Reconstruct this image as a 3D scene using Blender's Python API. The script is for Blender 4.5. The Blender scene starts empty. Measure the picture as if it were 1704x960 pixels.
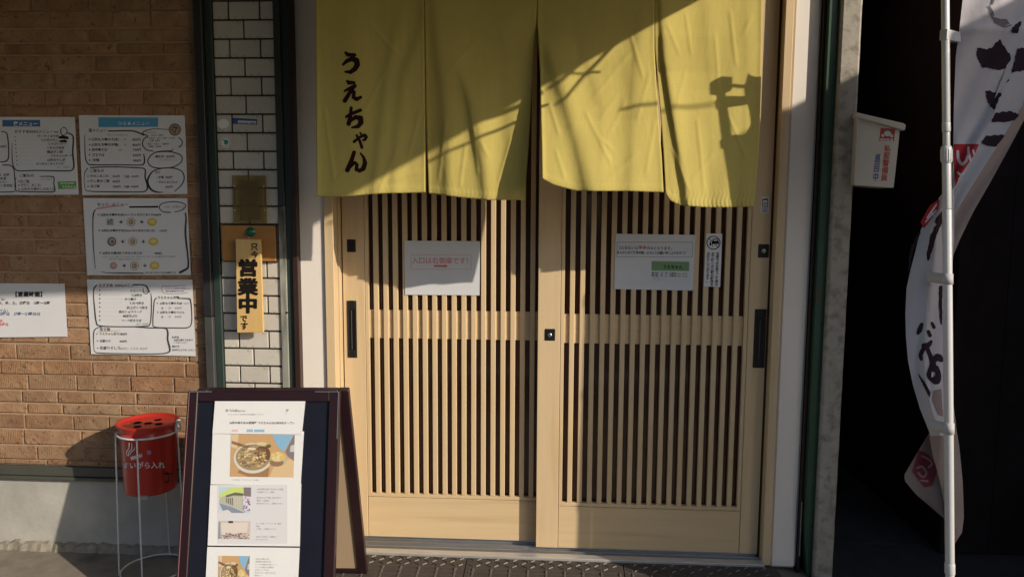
import bpy, math, random
import numpy as np
from mathutils import Matrix, Vector
random.seed(7); rng = np.random.default_rng(7)
scn = bpy.context.scene
COL = scn.collection
# ------------------------------------------------------------------ camera
CW = np.array([0.0, -2.95, 1.33]); FP = 1280.0
RM = np.array([[0.99826754, 0.01208372, -0.05758384],
               [0.05855094, -0.10745218, 0.99248467],
               [0.0058054, -0.99413682, -0.10797353]])
cam_d = bpy.data.cameras.new('camera'); cam = bpy.data.objects.new('camera', cam_d); COL.objects.link(cam)
cam_d.lens = FP / 1704 * 36; cam_d.sensor_width = 36; cam_d.clip_start = 0.05; cam_d.clip_end = 500
bm_ = np.stack([RM[:, 0], -RM[:, 1], -RM[:, 2]], 1)
cam.matrix_world = Matrix([[*bm_[i], CW[i]] for i in range(3)] + [[0, 0, 0, 1]])
scn.camera = cam
# ------------------------------------------------------------------ sky, sun, exposure
S = np.array([1.55, -1.0, 0.80])
elev = math.atan2(S[2], math.hypot(S[0], S[1])); azim = math.atan2(S[0], S[1])
w = bpy.data.worlds.new('World'); scn.world = w; w.use_nodes = True
nt = w.node_tree; sky = nt.nodes.new('ShaderNodeTexSky'); sky.sky_type = 'NISHITA'; sky.sun_disc = False
sky.sun_elevation = elev; sky.sun_rotation = azim
nt.links.new(sky.outputs[0], nt.nodes['Background'].inputs[0]); nt.nodes['Background'].inputs[1].default_value = 0.15
sd = bpy.data.lights.new('sun', 'SUN'); sun = bpy.data.objects.new('sun', sd); COL.objects.link(sun)
sd.energy = 4.4; sd.angle = math.radians(0.5); sd.color = (1, 0.87, 0.70)
sun.rotation_euler = Vector(S).to_track_quat('Z', 'Y').to_euler(); sun.location = (8, -5, 6)
scn.view_settings.view_transform = 'Standard'; scn.view_settings.look = 'None'
scn.view_settings.exposure = 0.08; scn.view_settings.gamma = 1.0
scn.cycles.max_bounces = 8

# ------------------------------------------------------------------ helpers
def ray(px, py):
    return RM @ np.array([(px - 852) / FP, (py - 480) / FP, 1.0])
def at(px, py, Y=0.0):
    d = ray(px, py); return CW + (Y - CW[1]) / d[1] * d
def X(px, py, Y=0.0): return float(at(px, py, Y)[0])
def Z(px, py, Y=0.0): return float(at(px, py, Y)[2])
def plane_map(p0, n, off=0.0):
    p0 = np.array(p0, float); n = np.array(n, float); n /= np.linalg.norm(n)
    def f(px, py, o=0.0):
        d = ray(px, py); q = p0 + n * (off + o)
        return CW + np.dot(q - CW, n) / np.dot(d, n) * d
    return f
def ymap(Y):
    return lambda px, py, o=0.0: at(px, py, Y - o)

class MB:
    def __init__(s): s.v = []; s.f = []; s.m = []; s.sm = []; s.mats = []
    def mi(s, mat):
        if mat is None: return 0
        if mat not in s.mats: s.mats.append(mat)
        return s.mats.index(mat)
    def add(s, vs, fs, mat=None, smooth=False):
        b = len(s.v); s.v += [tuple(float(c) for c in v) for v in vs]; k = s.mi(mat)
        for f in fs: s.f.append([b + i for i in f]); s.m.append(k); s.sm.append(smooth)
        return s
    def box(s, x0, x1, y0, y1, z0, z1, b=0.0, mat=None):
        if x0 > x1: x0, x1 = x1, x0
        if y0 > y1: y0, y1 = y1, y0
        if z0 > z1: z0, z1 = z1, z0
        if b <= 0:
            vs = [(x, y, z) for x in (x0, x1) for y in (y0, y1) for z in (z0, z1)]
            return s.add(vs, [(0, 1, 3, 2), (4, 6, 7, 5), (0, 4, 5, 1), (2, 3, 7, 6), (0, 2, 6, 4), (1, 5, 7, 3)], mat)
        b = min(b, (x1 - x0) * .45, (y1 - y0) * .45, (z1 - z0) * .45)
        vs = []; idx = {}
        for ix, x in enumerate((x0, x1)):
            for iy, y in enumerate((y0, y1)):
                for iz, z in enumerate((z0, z1)):
                    sx = b if ix == 0 else -b; sy = b if iy == 0 else -b; sz = b if iz == 0 else -b
                    for a, q in enumerate(((x, y + sy, z + sz), (x + sx, y, z + sz), (x + sx, y + sy, z))):
                        idx[ix, iy, iz, a] = len(vs); vs.append(q)
        I = idx; fs = []
        for i in (0, 1):
            fs.append([I[i, 0, 0, 0], I[i, 0, 1, 0], I[i, 1, 1, 0], I[i, 1, 0, 0]])
            fs.append([I[0, i, 0, 1], I[0, i, 1, 1], I[1, i, 1, 1], I[1, i, 0, 1]])
            fs.append([I[0, 0, i, 2], I[0, 1, i, 2], I[1, 1, i, 2], I[1, 0, i, 2]])
        for i in (0, 1):
            for j in (0, 1):
                fs.append([I[i, j, 0, 0], I[i, j, 1, 0], I[i, j, 1, 1], I[i, j, 0, 1]])
                fs.append([I[i, 0, j, 0], I[i, 1, j, 0], I[i, 1, j, 2], I[i, 0, j, 2]])
                fs.append([I[0, i, j, 1], I[1, i, j, 1], I[1, i, j, 2], I[0, i, j, 2]])
                for k in (0, 1): fs.append([I[i, j, k, 0], I[i, j, k, 1], I[i, j, k, 2]])
        return s.add(vs, fs, mat)
    def tube(s, pts, r, n=10, mat=None, cap=True, closed=False):
        P = [np.array(p, float) for p in pts]; N = len(P); rs = r if hasattr(r, '__len__') else [r] * N
        vs = []; up = np.array([0.13, 0.21, 0.97])
        for i, p in enumerate(P):
            t = (P[(i + 1) % N] - P[i - 1]) if closed else (P[min(i + 1, N - 1)] - P[max(i - 1, 0)])
            t = t / (np.linalg.norm(t) + 1e-9)
            a = np.cross(t, up)
            if np.linalg.norm(a) < 1e-3: a = np.cross(t, np.array([1., 0, 0]))
            a /= np.linalg.norm(a); c = np.cross(t, a)
            for k in range(n):
                g = 2 * math.pi * k / n; vs.append(p + rs[i] * (math.cos(g) * a + math.sin(g) * c))
        fs = []
        for i in range(N if closed else N - 1):
            j = (i + 1) % N
            for k in range(n): fs.append([i * n + k, i * n + (k + 1) % n, j * n + (k + 1) % n, j * n + k])
        s.add(vs, fs, mat, True)
        if cap and not closed:
            b = len(s.v) - len(vs)
            for ring in (0, N - 1):
                s.f.append([b + ring * n + k for k in range(n)]); s.m.append(s.mi(mat)); s.sm.append(False)
        return s
    def lathe(s, prof, n=32, mat=None, c=(0, 0, 0), smooth=True):
        vs = []; fs = []
        for (r, z) in prof:
            for k in range(n):
                a = 2 * math.pi * k / n; vs.append((c[0] + r * math.cos(a), c[1] + r * math.sin(a), c[2] + z))
        for i in range(len(prof) - 1):
            for k in range(n): fs.append([i * n + k, i * n + (k + 1) % n, (i + 1) * n + (k + 1) % n, (i + 1) * n + k])
        return s.add(vs, fs, mat, smooth)
    def prism(s, poly, y0, y1, mat=None):
        """poly: list of (x,z); extruded from y0 to y1"""
        n = len(poly); vs = [(p[0], y0, p[1]) for p in poly] + [(p[0], y1, p[1]) for p in poly]
        fs = [list(range(n)), list(range(2 * n - 1, n - 1, -1))] + [[i, (i + 1) % n, n + (i + 1) % n, n + i] for i in range(n)]
        return s.add(vs, fs, mat)
    def grid(s, fn, nu, nv, mat=None, smooth=True):
        vs = [fn(i / nu, j / nv) for j in range(nv + 1) for i in range(nu + 1)]
        fs = [[j * (nu + 1) + i, j * (nu + 1) + i + 1, (j + 1) * (nu + 1) + i + 1, (j + 1) * (nu + 1) + i] for j in range(nv) for i in range(nu)]
        return s.add(vs, fs, mat, smooth)
    def mesh(s, name):
        me = bpy.data.meshes.new(name); me.from_pydata(s.v, [], s.f)
        for m in s.mats: me.materials.append(m)
        me.polygons.foreach_set('material_index', s.m); me.polygons.foreach_set('use_smooth', s.sm)
        me.update(); return me
    def build(s, name, parent=None, mat=None, bevel=0, solid=0):
        if mat is not None and not s.mats: s.mats = [mat]
        me = s.mesh(name)
        import bmesh
        bm = bmesh.new(); bm.from_mesh(me); bmesh.ops.recalc_face_normals(bm, faces=bm.faces); bm.to_mesh(me); bm.free()
        o = bpy.data.objects.new(name, me); COL.objects.link(o)
        if parent: o.parent = parent
        if bevel:
            md = o.modifiers.new('bevel', 'BEVEL'); md.width = bevel; md.segments = 2; md.limit_method = 'ANGLE'
        if solid:
            md = o.modifiers.new('solid', 'SOLIDIFY'); md.thickness = solid; md.offset = 0
        return o
def tag(o, label, cat, group=None, kind=None):
    if label: o['label'] = label
    if cat: o['category'] = cat
    if group: o['group'] = group
    if kind: o['kind'] = kind
    return o
def thing(name, label, cat, group=None):
    return tag_(name, label, cat, group)
def tag_(name, label, cat, group):
    o = bpy.data.objects.new(name, None); COL.objects.link(o); o.empty_display_size = .05
    return tag(o, label, cat, group)
def struct(o): o['kind'] = 'structure'; return o

# ------------------------------------------------------------------ materials
_mc = {}
def mat(name, col, rough=.6, metal=0., var=0., vscale=8., bump=0., bscale=60., col2=None, c2amt=0., c2scale=3., rnd=0., spec=.5,
        stretch=None, coat=0., sheen=0., trans=0.):
    if name in _mc: return _mc[name]
    m = bpy.data.materials.new(name); m.use_nodes = True; n = m.node_tree.nodes; l = m.node_tree.links
    b = n['Principled BSDF']; b.inputs['Roughness'].default_value = rough; b.inputs['Metallic'].default_value = metal
    b.inputs['Specular IOR Level'].default_value = spec; b.inputs['Coat Weight'].default_value = coat
    b.inputs['Sheen Weight'].default_value = sheen
    tc = n.new('ShaderNodeTexCoord'); vec = tc.outputs['Object']
    if stretch:
        mp = n.new('ShaderNodeMapping'); mp.inputs['Scale'].default_value = stretch; l.new(vec, mp.inputs[0]); vec = mp.outputs[0]
    rgb = n.new('ShaderNodeRGB'); rgb.outputs[0].default_value = (*col, 1); out = rgb.outputs[0]
    if col2 is not None:
        t = n.new('ShaderNodeTexNoise'); t.inputs['Scale'].default_value = c2scale; t.inputs['Detail'].default_value = 6; l.new(vec, t.inputs['Vector'])
        r = n.new('ShaderNodeValToRGB'); r.color_ramp.elements[0].position = 1 - c2amt - .12; r.color_ramp.elements[1].position = 1 - c2amt + .08
        l.new(t.outputs['Fac'], r.inputs[0]); mx = n.new('ShaderNodeMixRGB'); l.new(r.outputs[0], mx.inputs[0]); l.new(out, mx.inputs[1])
        mx.inputs[2].default_value = (*col2, 1); out = mx.outputs[0]
    if var:
        t = n.new('ShaderNodeTexNoise'); t.inputs['Scale'].default_value = vscale; t.inputs['Detail'].default_value = 8; t.inputs['Roughness'].default_value = .65
        l.new(vec, t.inputs['Vector']); mr = n.new('ShaderNodeMapRange'); mr.inputs[1].default_value = .25; mr.inputs[2].default_value = .75
        mr.inputs[3].default_value = 1 - var; mr.inputs[4].default_value = 1 + var; l.new(t.outputs['Fac'], mr.inputs[0])
        mx = n.new('ShaderNodeVectorMath'); mx.operation = 'SCALE'; l.new(out, mx.inputs[0]); l.new(mr.outputs[0], mx.inputs['Scale']); out = mx.outputs[0]
    if rnd:
        oi = n.new('ShaderNodeObjectInfo'); mr = n.new('ShaderNodeMapRange'); mr.inputs[3].default_value = 1 - rnd; mr.inputs[4].default_value = 1 + rnd
        l.new(oi.outputs['Random'], mr.inputs[0]); mx = n.new('ShaderNodeVectorMath'); mx.operation = 'SCALE'; l.new(out, mx.inputs[0]); l.new(mr.outputs[0], mx.inputs['Scale']); out = mx.outputs[0]
    l.new(out, b.inputs['Base Color'])
    if bump:
        t = n.new('ShaderNodeTexNoise'); t.inputs['Scale'].default_value = bscale; t.inputs['Detail'].default_value = 6; l.new(vec, t.inputs['Vector'])
        bp = n.new('ShaderNodeBump'); bp.inputs['Strength'].default_value = bump; bp.inputs['Distance'].default_value = .004
        l.new(t.outputs['Fac'], bp.inputs['Height']); l.new(bp.outputs[0], b.inputs['Normal'])
    if trans:
        tr = n.new('ShaderNodeBsdfTranslucent'); l.new(out, tr.inputs[0]); ms = n.new('ShaderNodeMixShader'); ms.inputs[0].default_value = trans
        l.new(b.outputs[0], ms.inputs[1]); l.new(tr.outputs[0], ms.inputs[2]); l.new(ms.outputs[0], n['Material Output'].inputs[0])
    _mc[name] = m; return m
def ink(name, col): return _mc['ink_' + name] if col is None else mat('ink_' + name, col, rough=.75, spec=.15)
M_wood = mat('cream_door_laminate', (.62, .475, .292), .5, var=.07, vscale=3, stretch=(9, 9, .6), bump=.04, spec=.35, col2=(.53, .39, .22), c2amt=.33, c2scale=2.2)
M_woodh = mat('cream_board_laminate', (.625, .475, .285), .5, var=.07, vscale=3, stretch=(.6, 9, 11), bump=.04, spec=.35, col2=(.54, .40, .225), c2amt=.33, c2scale=2.2)
M_white = mat('white_wall_paint', (.78, .73, .68), .7, var=.04, vscale=4, bump=.05)
M_black = mat('black_plastic', (.012, .011, .012), .35, bump=.02)
M_steel = mat('steel', (.55, .54, .52), .3, 1.)
M_alu = mat('aluminium', (.5, .5, .5), .38, .9, var=.12, vscale=20, stretch=(.4, 8, 8))
M_mortar = mat('mortar', (.40, .28, .185), .95, var=.1, bump=.2, bscale=120)
M_grout = mat('dark_grout', (.055, .045, .038), .95, var=.2)
M_dark = mat('dark_bronze_metal', (.030, .030, .034), .45, .3, var=.2, vscale=5)
M_teal = mat('teal_painted_steel', (.024, .042, .038), .5, var=.2, vscale=6, col2=(.06, .03, .02), c2amt=.32, c2scale=9)
M_brown = mat('dark_brown_steel', (.035, .016, .012), .5, var=.25, vscale=6)

# bricks: mottled clay with scratches
def brick_mat():
    m = bpy.data.materials.new('brick_clay'); m.use_nodes = True; n = m.node_tree.nodes; l = m.node_tree.links; b = n['Principled BSDF']
    b.inputs['Roughness'].default_value = .9; b.inputs['Specular IOR Level'].default_value = .2
    tc = n.new('ShaderNodeTexCoord'); oi = n.new('ShaderNodeObjectInfo')
    mu = n.new('ShaderNodeVectorMath'); mu.operation = 'SCALE'; mu.inputs[0].default_value = (31, 17, 23); l.new(oi.outputs['Random'], mu.inputs['Scale'])
    ad = n.new('ShaderNodeVectorMath'); ad.operation = 'ADD'; l.new(tc.outputs['Object'], ad.inputs[0]); l.new(mu.outputs[0], ad.inputs[1]); V = ad.outputs[0]
    def noise(sc, det=5, rough=.6, dist=0.):
        t = n.new('ShaderNodeTexNoise'); t.inputs['Scale'].default_value = sc; t.inputs['Detail'].default_value = det; t.inputs['Roughness'].default_value = rough; t.inputs['Distortion'].default_value = dist; l.new(V, t.inputs['Vector']); return t.outputs['Fac']
    def ramp(src, *st):
        r = n.new('ShaderNodeValToRGB'); e = r.color_ramp.elements
        while len(e) < len(st): e.new(.5)
        for k, (p, c) in enumerate(st): e[k].position = p; e[k].color = (*c, 1) if len(c) == 3 else c
        l.new(src, r.inputs[0]); return r.outputs[0]
    base = ramp(noise(11, 6, .65, .6), (.30, (.225, .130, .076)), (.48, (.290, .176, .104)), (.64, (.345, .230, .142)), (.78, (.38, .29, .195)))
    tint = ramp(oi.outputs['Random'], (0, (.86, .85, .85)), (.3, (1.05, .98, .92)), (.6, (.92, .94, .95)), (1, (1.12, 1.10, 1.10)))
    mx = n.new('ShaderNodeMixRGB'); mx.blend_type = 'MULTIPLY'; mx.inputs[0].default_value = 1; l.new(base, mx.inputs[1]); l.new(tint, mx.inputs[2])
    pit = ramp(noise(48, 3, .5, 1.4), (.60, (0, 0, 0)), (.68, (1, 1, 1)))
    m2 = n.new('ShaderNodeMixRGB'); l.new(pit, m2.inputs[0]); l.new(mx.outputs[0], m2.inputs[1]); m2.inputs[2].default_value = (.17, .095, .055, 1); l.new(m2.outputs[0], b.inputs['Base Color'])
    wv = n.new('ShaderNodeTexWave'); wv.inputs['Scale'].default_value = 42; wv.inputs['Distortion'].default_value = 2.5; wv.inputs['Detail'].default_value = 2; wv.bands_direction = 'X'; l.new(V, wv.inputs[0])
    msk = ramp(noise(6, 2), (.50, (0, 0, 0)), (.58, (1, 1, 1)))
    mm = n.new('ShaderNodeMath'); mm.operation = 'MULTIPLY'; l.new(wv.outputs['Fac'], mm.inputs[0]); l.new(msk, mm.inputs[1])
    last = None
    for src, st, di in ((noise(22, 6, .7, .8), .8, .007), (mm.outputs[0], .4, .002), (noise(120, 4), .5, .0015), (pit, -.6, .002)):
        bp = n.new('ShaderNodeBump'); bp.inputs['Strength'].default_value = abs(st); bp.invert = st < 0; bp.inputs['Distance'].default_value = di; l.new(src, bp.inputs['Height'])
        if last: l.new(last, bp.inputs['Normal'])
        last = bp.outputs[0]
    l.new(last, b.inputs['Normal']); return m
M_brick = brick_mat()
M_tile = mat('glazed_tile', (.54, .52, .475), .38, var=.06, vscale=10, col2=(.30, .28, .25), c2amt=.30, c2scale=60, rnd=.07, bump=.1, bscale=90)
M_conc = mat('painted_concrete', (.42, .41, .375), .85, var=.16, vscale=5, bump=.25, bscale=50, col2=(.34, .335, .31), c2amt=.45, c2scale=4)
M_pill = mat('bare_concrete', (.36, .33, .28), .9, var=.18, vscale=14, bump=.4, bscale=80, col2=(.22, .20, .17), c2amt=.4, c2scale=30)
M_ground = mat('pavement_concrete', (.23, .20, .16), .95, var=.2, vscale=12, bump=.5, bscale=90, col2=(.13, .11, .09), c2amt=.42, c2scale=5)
M_asph = mat('asphalt', (.05, .05, .05), .95, var=.25, vscale=60, bump=.5, bscale=200)

# ------------------------------------------------------------------ 2D printing helpers
_g = {}
def glyph(ch, bold=0.0):
    k = (ch, bold)
    if k not in _g:
        c = bpy.data.curves.new('glyph', 'FONT'); c.body = ch; c.resolution_u = 3; c.offset = bold
        o = bpy.data.objects.new('glyph', c); COL.objects.link(o); bpy.context.view_layer.update()
        dg = bpy.context.evaluated_depsgraph_get()
        me = bpy.data.meshes.new_from_object(o.evaluated_get(dg))
        vs = [(v.co.x, v.co.y) for v in me.vertices]; fs = [list(p.vertices) for p in me.polygons]
        bpy.data.objects.remove(o); bpy.data.curves.remove(c); bpy.data.meshes.remove(me)
        wd = (max(v[0] for v in vs) + .07) if vs else .35
        if ord(ch) > 0x2000: wd = 1.0
        _g[k] = (vs, fs, wd)
    return _g[k]
def txt(mb, m, s, x, y, h, mp, ang=0.0, vert=False, bold=0.0, o=.0008, sx=1.0, slant=0.0, pitch=1.0):
    """text starting at pixel (x,y) = left end of the baseline; vertical text: centre-top of the column"""
    ca, sa = math.cos(ang), math.sin(ang); cx = 0.0
    for ch in s:
        if ch in ' 　': cx += .5 if ch == ' ' else 1.; continue
        fat = 0.0
        if bold > .021: fat = bold * .8
        vs, fs, wd = glyph(ch, .012 if fat else bold); shifts = [(0, 0)]
        if fat: shifts = [(0, 0)] + [(fat * math.cos(q * math.pi / 4), .8 * fat * math.sin(q * math.pi / 4)) for q in range(8)]; wd += .03
        for si, (da, db) in enumerate(shifts):
          out = []
          for (a, b) in vs:
            a += da; b += db
            if vert:
                lx = (a - .5) * h * sx; ly = cx * h * pitch + (.88 - b) * h
            else:
                lx = (cx + a) * h * sx; ly = -b * h
            lx += -slant * ly
            out.append(mp(x + lx * ca - ly * sa, y + lx * sa + ly * ca, o + si * .00006))
          mb.add(out, fs, m)
        cx += (1.0 if vert else wd)
    return cx
def sdf_polys(shapes, cell):
    """union of strokes (list of (x,y,r)) and filled polygons ('P',[...]) -> 2D polygons by marching squares"""
    xs = []; ys = []; R = 0
    for sh in shapes:
        pts = sh[1] if sh[0] == 'P' else sh
        for p in pts: xs.append(p[0]); ys.append(p[1]); R = max(R, p[2] if len(p) > 2 else 0)
    x0, x1, y0, y1 = min(xs) - R - cell, max(xs) + R + cell, min(ys) - R - cell, max(ys) + R + cell
    nx = int((x1 - x0) / cell) + 2; ny = int((y1 - y0) / cell) + 2
    gx, gy = np.meshgrid(x0 + np.arange(nx) * cell, y0 + np.arange(ny) * cell)
    D = np.full(gx.shape, 1e9)
    for sh in shapes:
        if sh[0] == 'P':
            pts = sh[1]; inside = np.zeros(gx.shape, bool); dm = np.full(gx.shape, 1e9)
            for i in range(len(pts)):
                ax, ay = pts[i][:2]; bx, by = pts[(i + 1) % len(pts)][:2]
                if ay != by:
                    c = ((ay > gy) != (by > gy)) & (gx < (bx - ax) * (gy - ay) / (by - ay) + ax); inside ^= c
                L = (bx - ax) ** 2 + (by - ay) ** 2 + 1e-12; t = np.clip(((gx - ax) * (bx - ax) + (gy - ay) * (by - ay)) / L, 0, 1)
                dm = np.minimum(dm, np.hypot(gx - ax - t * (bx - ax), gy - ay - t * (by - ay)))
            D = np.minimum(D, np.where(inside, -dm, dm))
        else:
            P = sh if len(sh) > 1 else [sh[0], sh[0]]
            for a, b in zip(P[:-1], P[1:]):
                L = (b[0] - a[0]) ** 2 + (b[1] - a[1]) ** 2 + 1e-12
                t = np.clip(((gx - a[0]) * (b[0] - a[0]) + (gy - a[1]) * (b[1] - a[1])) / L, 0, 1)
                D = np.minimum(D, np.hypot(gx - a[0] - t * (b[0] - a[0]), gy - a[1] - t * (b[1] - a[1])) - (a[2] + t * (b[2] - a[2])))
    polys = []
    for j in range(ny - 1):
        row = np.where((D[j:j + 2, :-1].min(0) < 0) | (D[j:j + 2, 1:].min(0) < 0))[0]
        for i in row:
            c = [(gx[j, i], gy[j, i], D[j, i]), (gx[j, i + 1], gy[j, i + 1], D[j, i + 1]), (gx[j + 1, i + 1], gy[j + 1, i + 1], D[j + 1, i + 1]), (gx[j + 1, i], gy[j + 1, i], D[j + 1, i])]
            out = []
            for k in range(4):
                a = c[k]; b = c[(k + 1) % 4]
                if a[2] < 0: out.append(a[:2])
                if (a[2] < 0) != (b[2] < 0):
                    t = a[2] / (a[2] - b[2]); out.append((a[0] + t * (b[0] - a[0]), a[1] + t * (b[1] - a[1])))
            if len(out) > 2: polys.append(out)
    return polys
def paint(mb, m, shapes, cell, mp, o=.0008, tf=lambda x, y: (x, y)):
    for P in sdf_polys(shapes, cell): mb.add([mp(*tf(*p), o) for p in P], [list(range(len(P)))], m)
def pen(mb, m, pts, r, mp, o=.0008, n=None):
    """ink line through pixel points"""
    V = []
    for i, p in enumerate(pts):
        a = pts[max(i - 1, 0)]; b = pts[min(i + 1, len(pts) - 1)]
        dx, dy = b[0] - a[0], b[1] - a[1]; L = math.hypot(dx, dy) + 1e-9; rr = p[2] if len(p) > 2 else r
        V += [mp(p[0] - dy / L * rr, p[1] + dx / L * rr, o), mp(p[0] + dy / L * rr, p[1] - dx / L * rr, o)]
    mb.add(V, [[2 * i, 2 * i + 1, 2 * i + 3, 2 * i + 2] for i in range(len(pts) - 1)], m)
def rect(mb, m, x0, y0, x1, y1, mp, o=.0006, sh=0.0):
    mb.add([mp(x0, y0, o), mp(x1, y0 + sh * (x1 - x0), o), mp(x1, y1 + sh * (x1 - x0), o), mp(x0, y1, o)], [[0, 1, 2, 3]], m)
def frame_line(mb, m, x0, y0, x1, y1, r, mp, o=.0008):
    for (a, b, c, d) in ((x0 - r, y0 - r, x1 + r, y0 + r), (x0 - r, y1 - r, x1 + r, y1 + r), (x0 - r, y0 + r, x0 + r, y1 - r), (x1 - r, y0 + r, x1 + r, y1 - r)):
        rect(mb, m, a, b, c, d, mp, o)
def smooth_loop(pts, k=6, closed=False):
    P = list(pts); n = len(P); out = []
    for i in range(n if closed else n - 1):
        p0 = P[(i - 1) % n if closed else max(i - 1, 0)]; p1 = P[i]; p2 = P[(i + 1) % n]; p3 = P[(i + 2) % n if closed else min(i + 2, n - 1)]
        for t in range(k):
            t /= k; out.append(tuple(.5 * (2 * b + (c - a) * t + (2 * a - 5 * b + 4 * c - d) * t * t + (-a + 3 * b - 3 * c + d) * t ** 3) for a, b, c, d in zip(p0, p1, p2, p3)))
    if not closed: out.append(tuple(P[-1]))
    else: out.append(out[0])
    return out
def sheet(name, label, cat, corners, mp, th=.0012, m=None, group=None, wav=0.0):
    """a sheet of paper or plastic from its four corner pixels (tl, tr, br, bl) on the surface mp"""
    mb = MB(); n = 8 if wav else 1
    def q(u, v, o):
        a = [corners[0][k] + (corners[1][k] - corners[0][k]) * u for k in (0, 1)]; b = [corners[3][k] + (corners[2][k] - corners[3][k]) * u for k in (0, 1)]
        return mp(a[0] + (b[0] - a[0]) * v, a[1] + (b[1] - a[1]) * v, o)
    front = [q(i / n, j / n, 0) for j in range(n + 1) for i in range(n + 1)]
    back = [q(i / n, j / n, -th) for j in range(n + 1) for i in range(n + 1)]
    fs = [[j * (n + 1) + i, j * (n + 1) + i + 1, (j + 1) * (n + 1) + i + 1, (j + 1) * (n + 1) + i] for j in range(n) for i in range(n)]
    K = (n + 1) ** 2; fs2 = [[K + i for i in reversed(f)] for f in fs]
    rim = [(i, i + 1) for i in range(n)] + [(n + (n + 1) * j, n + (n + 1) * (j + 1)) for j in range(n)] + [((n + 1) * n + i + 1, (n + 1) * n + i) for i in range(n - 1, -1, -1)] + [((n + 1) * (j + 1), (n + 1) * j) for j in range(n - 1, -1, -1)]
    mb.add(front + back, fs + fs2 + [[b, a, K + a, K + b] for a, b in rim])
    t = thing(name, label, cat, group); mb.build('paper' if 'sticker' not in name else 'film', t, m)
    return t
M_paper = mat('laminated_paper', (.63, .65, .69), .28, var=.03, vscale=12, bump=.05, bscale=12, coat=.3)
I_blk = ink('black', (.02, .02, .025)); I_red = ink('red', (.55, .06, .05)); I_gry = ink('grey', (.30, .31, .33)); I_lgry = ink('light_grey', (.5, .5, .52))
I_blue = ink('blue', (.07, .22, .42)); I_dblue = ink('navy', (.04, .10, .25)); I_grn = ink('green', (.12, .32, .10)); I_wht = ink('white', (.75, .77, .8))
I_yel = ink('yellow', (.55, .42, .08)); I_brn = ink('brown', (.16, .09, .06)); I_tan = ink('tan', (.5, .33, .18)); I_pink = ink('pink', (.55, .3, .3))
GZ = -0.104
# ================================================================== SETTING
struct(MB().box(-60, 60, -60, 40, GZ - .6, GZ - .05).build('ground', None, M_asph))
struct(MB().box(-40, 40, -11, -2.0, GZ - .045, GZ - .012).build('road', None, M_asph))
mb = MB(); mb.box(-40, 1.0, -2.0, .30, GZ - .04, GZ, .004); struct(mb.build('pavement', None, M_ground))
mb = MB(); mb.box(1.0015, 40, -2.0, .299, GZ - .04, GZ - .002, .004); struct(mb.build('alley_mouth_paving', None, mat('shaded_paving', (.026, .022, .022), .95, var=.35, vscale=15, bump=.6, bscale=120)))  # paving coloured near black to stand for the shade at the alley mouth
mb = MB(); mb.box(-40, 40, -3.46, -3.33, GZ - .0118, GZ - .008); struct(mb.build('road_marking', None, mat('road_paint', (.7, .7, .68), .8, var=.2, vscale=30)))

# ------------------------------------------------------------------ brick wall
XB = -1.378
t = thing('brick_wall', 'tan brick-faced wall left of the tiled pillar, carrying the menu sheets', 'wall')
MB().box(-6.5, XB, .0, .20, .256, 2.9).build('mortar_bed', t, M_mortar)
J0 = Z(0, 621); hs = [.0655, .0530, .0460, .0640, .0670, .0600]; lens = [.15, .18, .205, .225, .245]
zt = J0 + .3555 * 5; shared = {}; nb = 0
while zt > .262:
    for k, h in enumerate(hs):
        zb = zt - h
        if zb < .256: zb = .257
        if zt - zb > .012 and zt < 2.30:
            x = XB - .002 - random.choice([.05, .09, .12, .0])*1.0; edge = XB - .002; first = True
            xr = edge
            while xr > -2.62:
                ln = random.choice(lens)
                if first and random.random() < .6: ln *= random.choice([.4, .6]); ln = round(ln, 3)
                first = False
                gj = .0012 if k == 0 else .0036
                H = round(zt - zb - (gj + (.0012 if k == 5 else .0036)), 4); key = (ln, H)
                if H > .008:
                    if key not in shared:
                        b = MB(); b.box(-ln + .0028, -.0028, -.0062, .0, 0, H, .0026); b.mats = [M_brick]; me = b.mesh('brick')
                        shared[key] = me
                    o = bpy.data.objects.new('brick', shared[key]); COL.objects.link(o); o.parent = t
                    o.location = (xr, -.0005 + random.uniform(-.0012, .0008), zb + (.0012 if k == 5 else .0036)); nb += 1
                xr -= ln
        zt -= h
        if zt <= .262: break
MB().box(-6.5, -2.63, -.006, 0, .258, 2.3).build('outer_brickwork', t, M_brick)['kind'] = 'stuff'
# ------------------------------------------------------------------ foundation
t = thing('foundation_wall', 'grey painted concrete footing under the tan brick wall, dark flashing on top', 'wall')
MB().box(-6.5, -1.318, .004, .2, GZ - .02, .200, .003).build('footing', t, M_conc)
fl = mat('flashing_metal', (.10, .105, .09), .5, .4, var=.15)
mb = MB(); mb.box(-6.5, -1.32, -.012, .03, .214, .2545, .003); mb.box(-6.5, -1.32, -.020, .028, .2005, .2125, .002); mb.build('flashing', t, fl)
mb = MB(); rs = random.Random(3); pts = []
N = 90
for i in range(N + 1):
    xx = -3.2 + i * (1.88 / N); pts.append((xx, -.013 - rs.uniform(0, .012), GZ + .028 + rs.uniform(-.010, .006)))
vs = []
for p in pts: vs += [(p[0], .004, p[2] + .006), (p[0], p[1] + .006, p[2]), (p[0], p[1] - .010, GZ - .01)]
mb.add(vs, [[3 * i + j, 3 * i + j + 1, 3 * i + j + 4, 3 * i + j + 3] for i in range(N) for j in (0, 1)])
mb.build('mortar_skirt', t, mat('rough_mortar', (.26, .235, .19), .95, var=.3, vscale=30, bump=.9, bscale=70))
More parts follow.
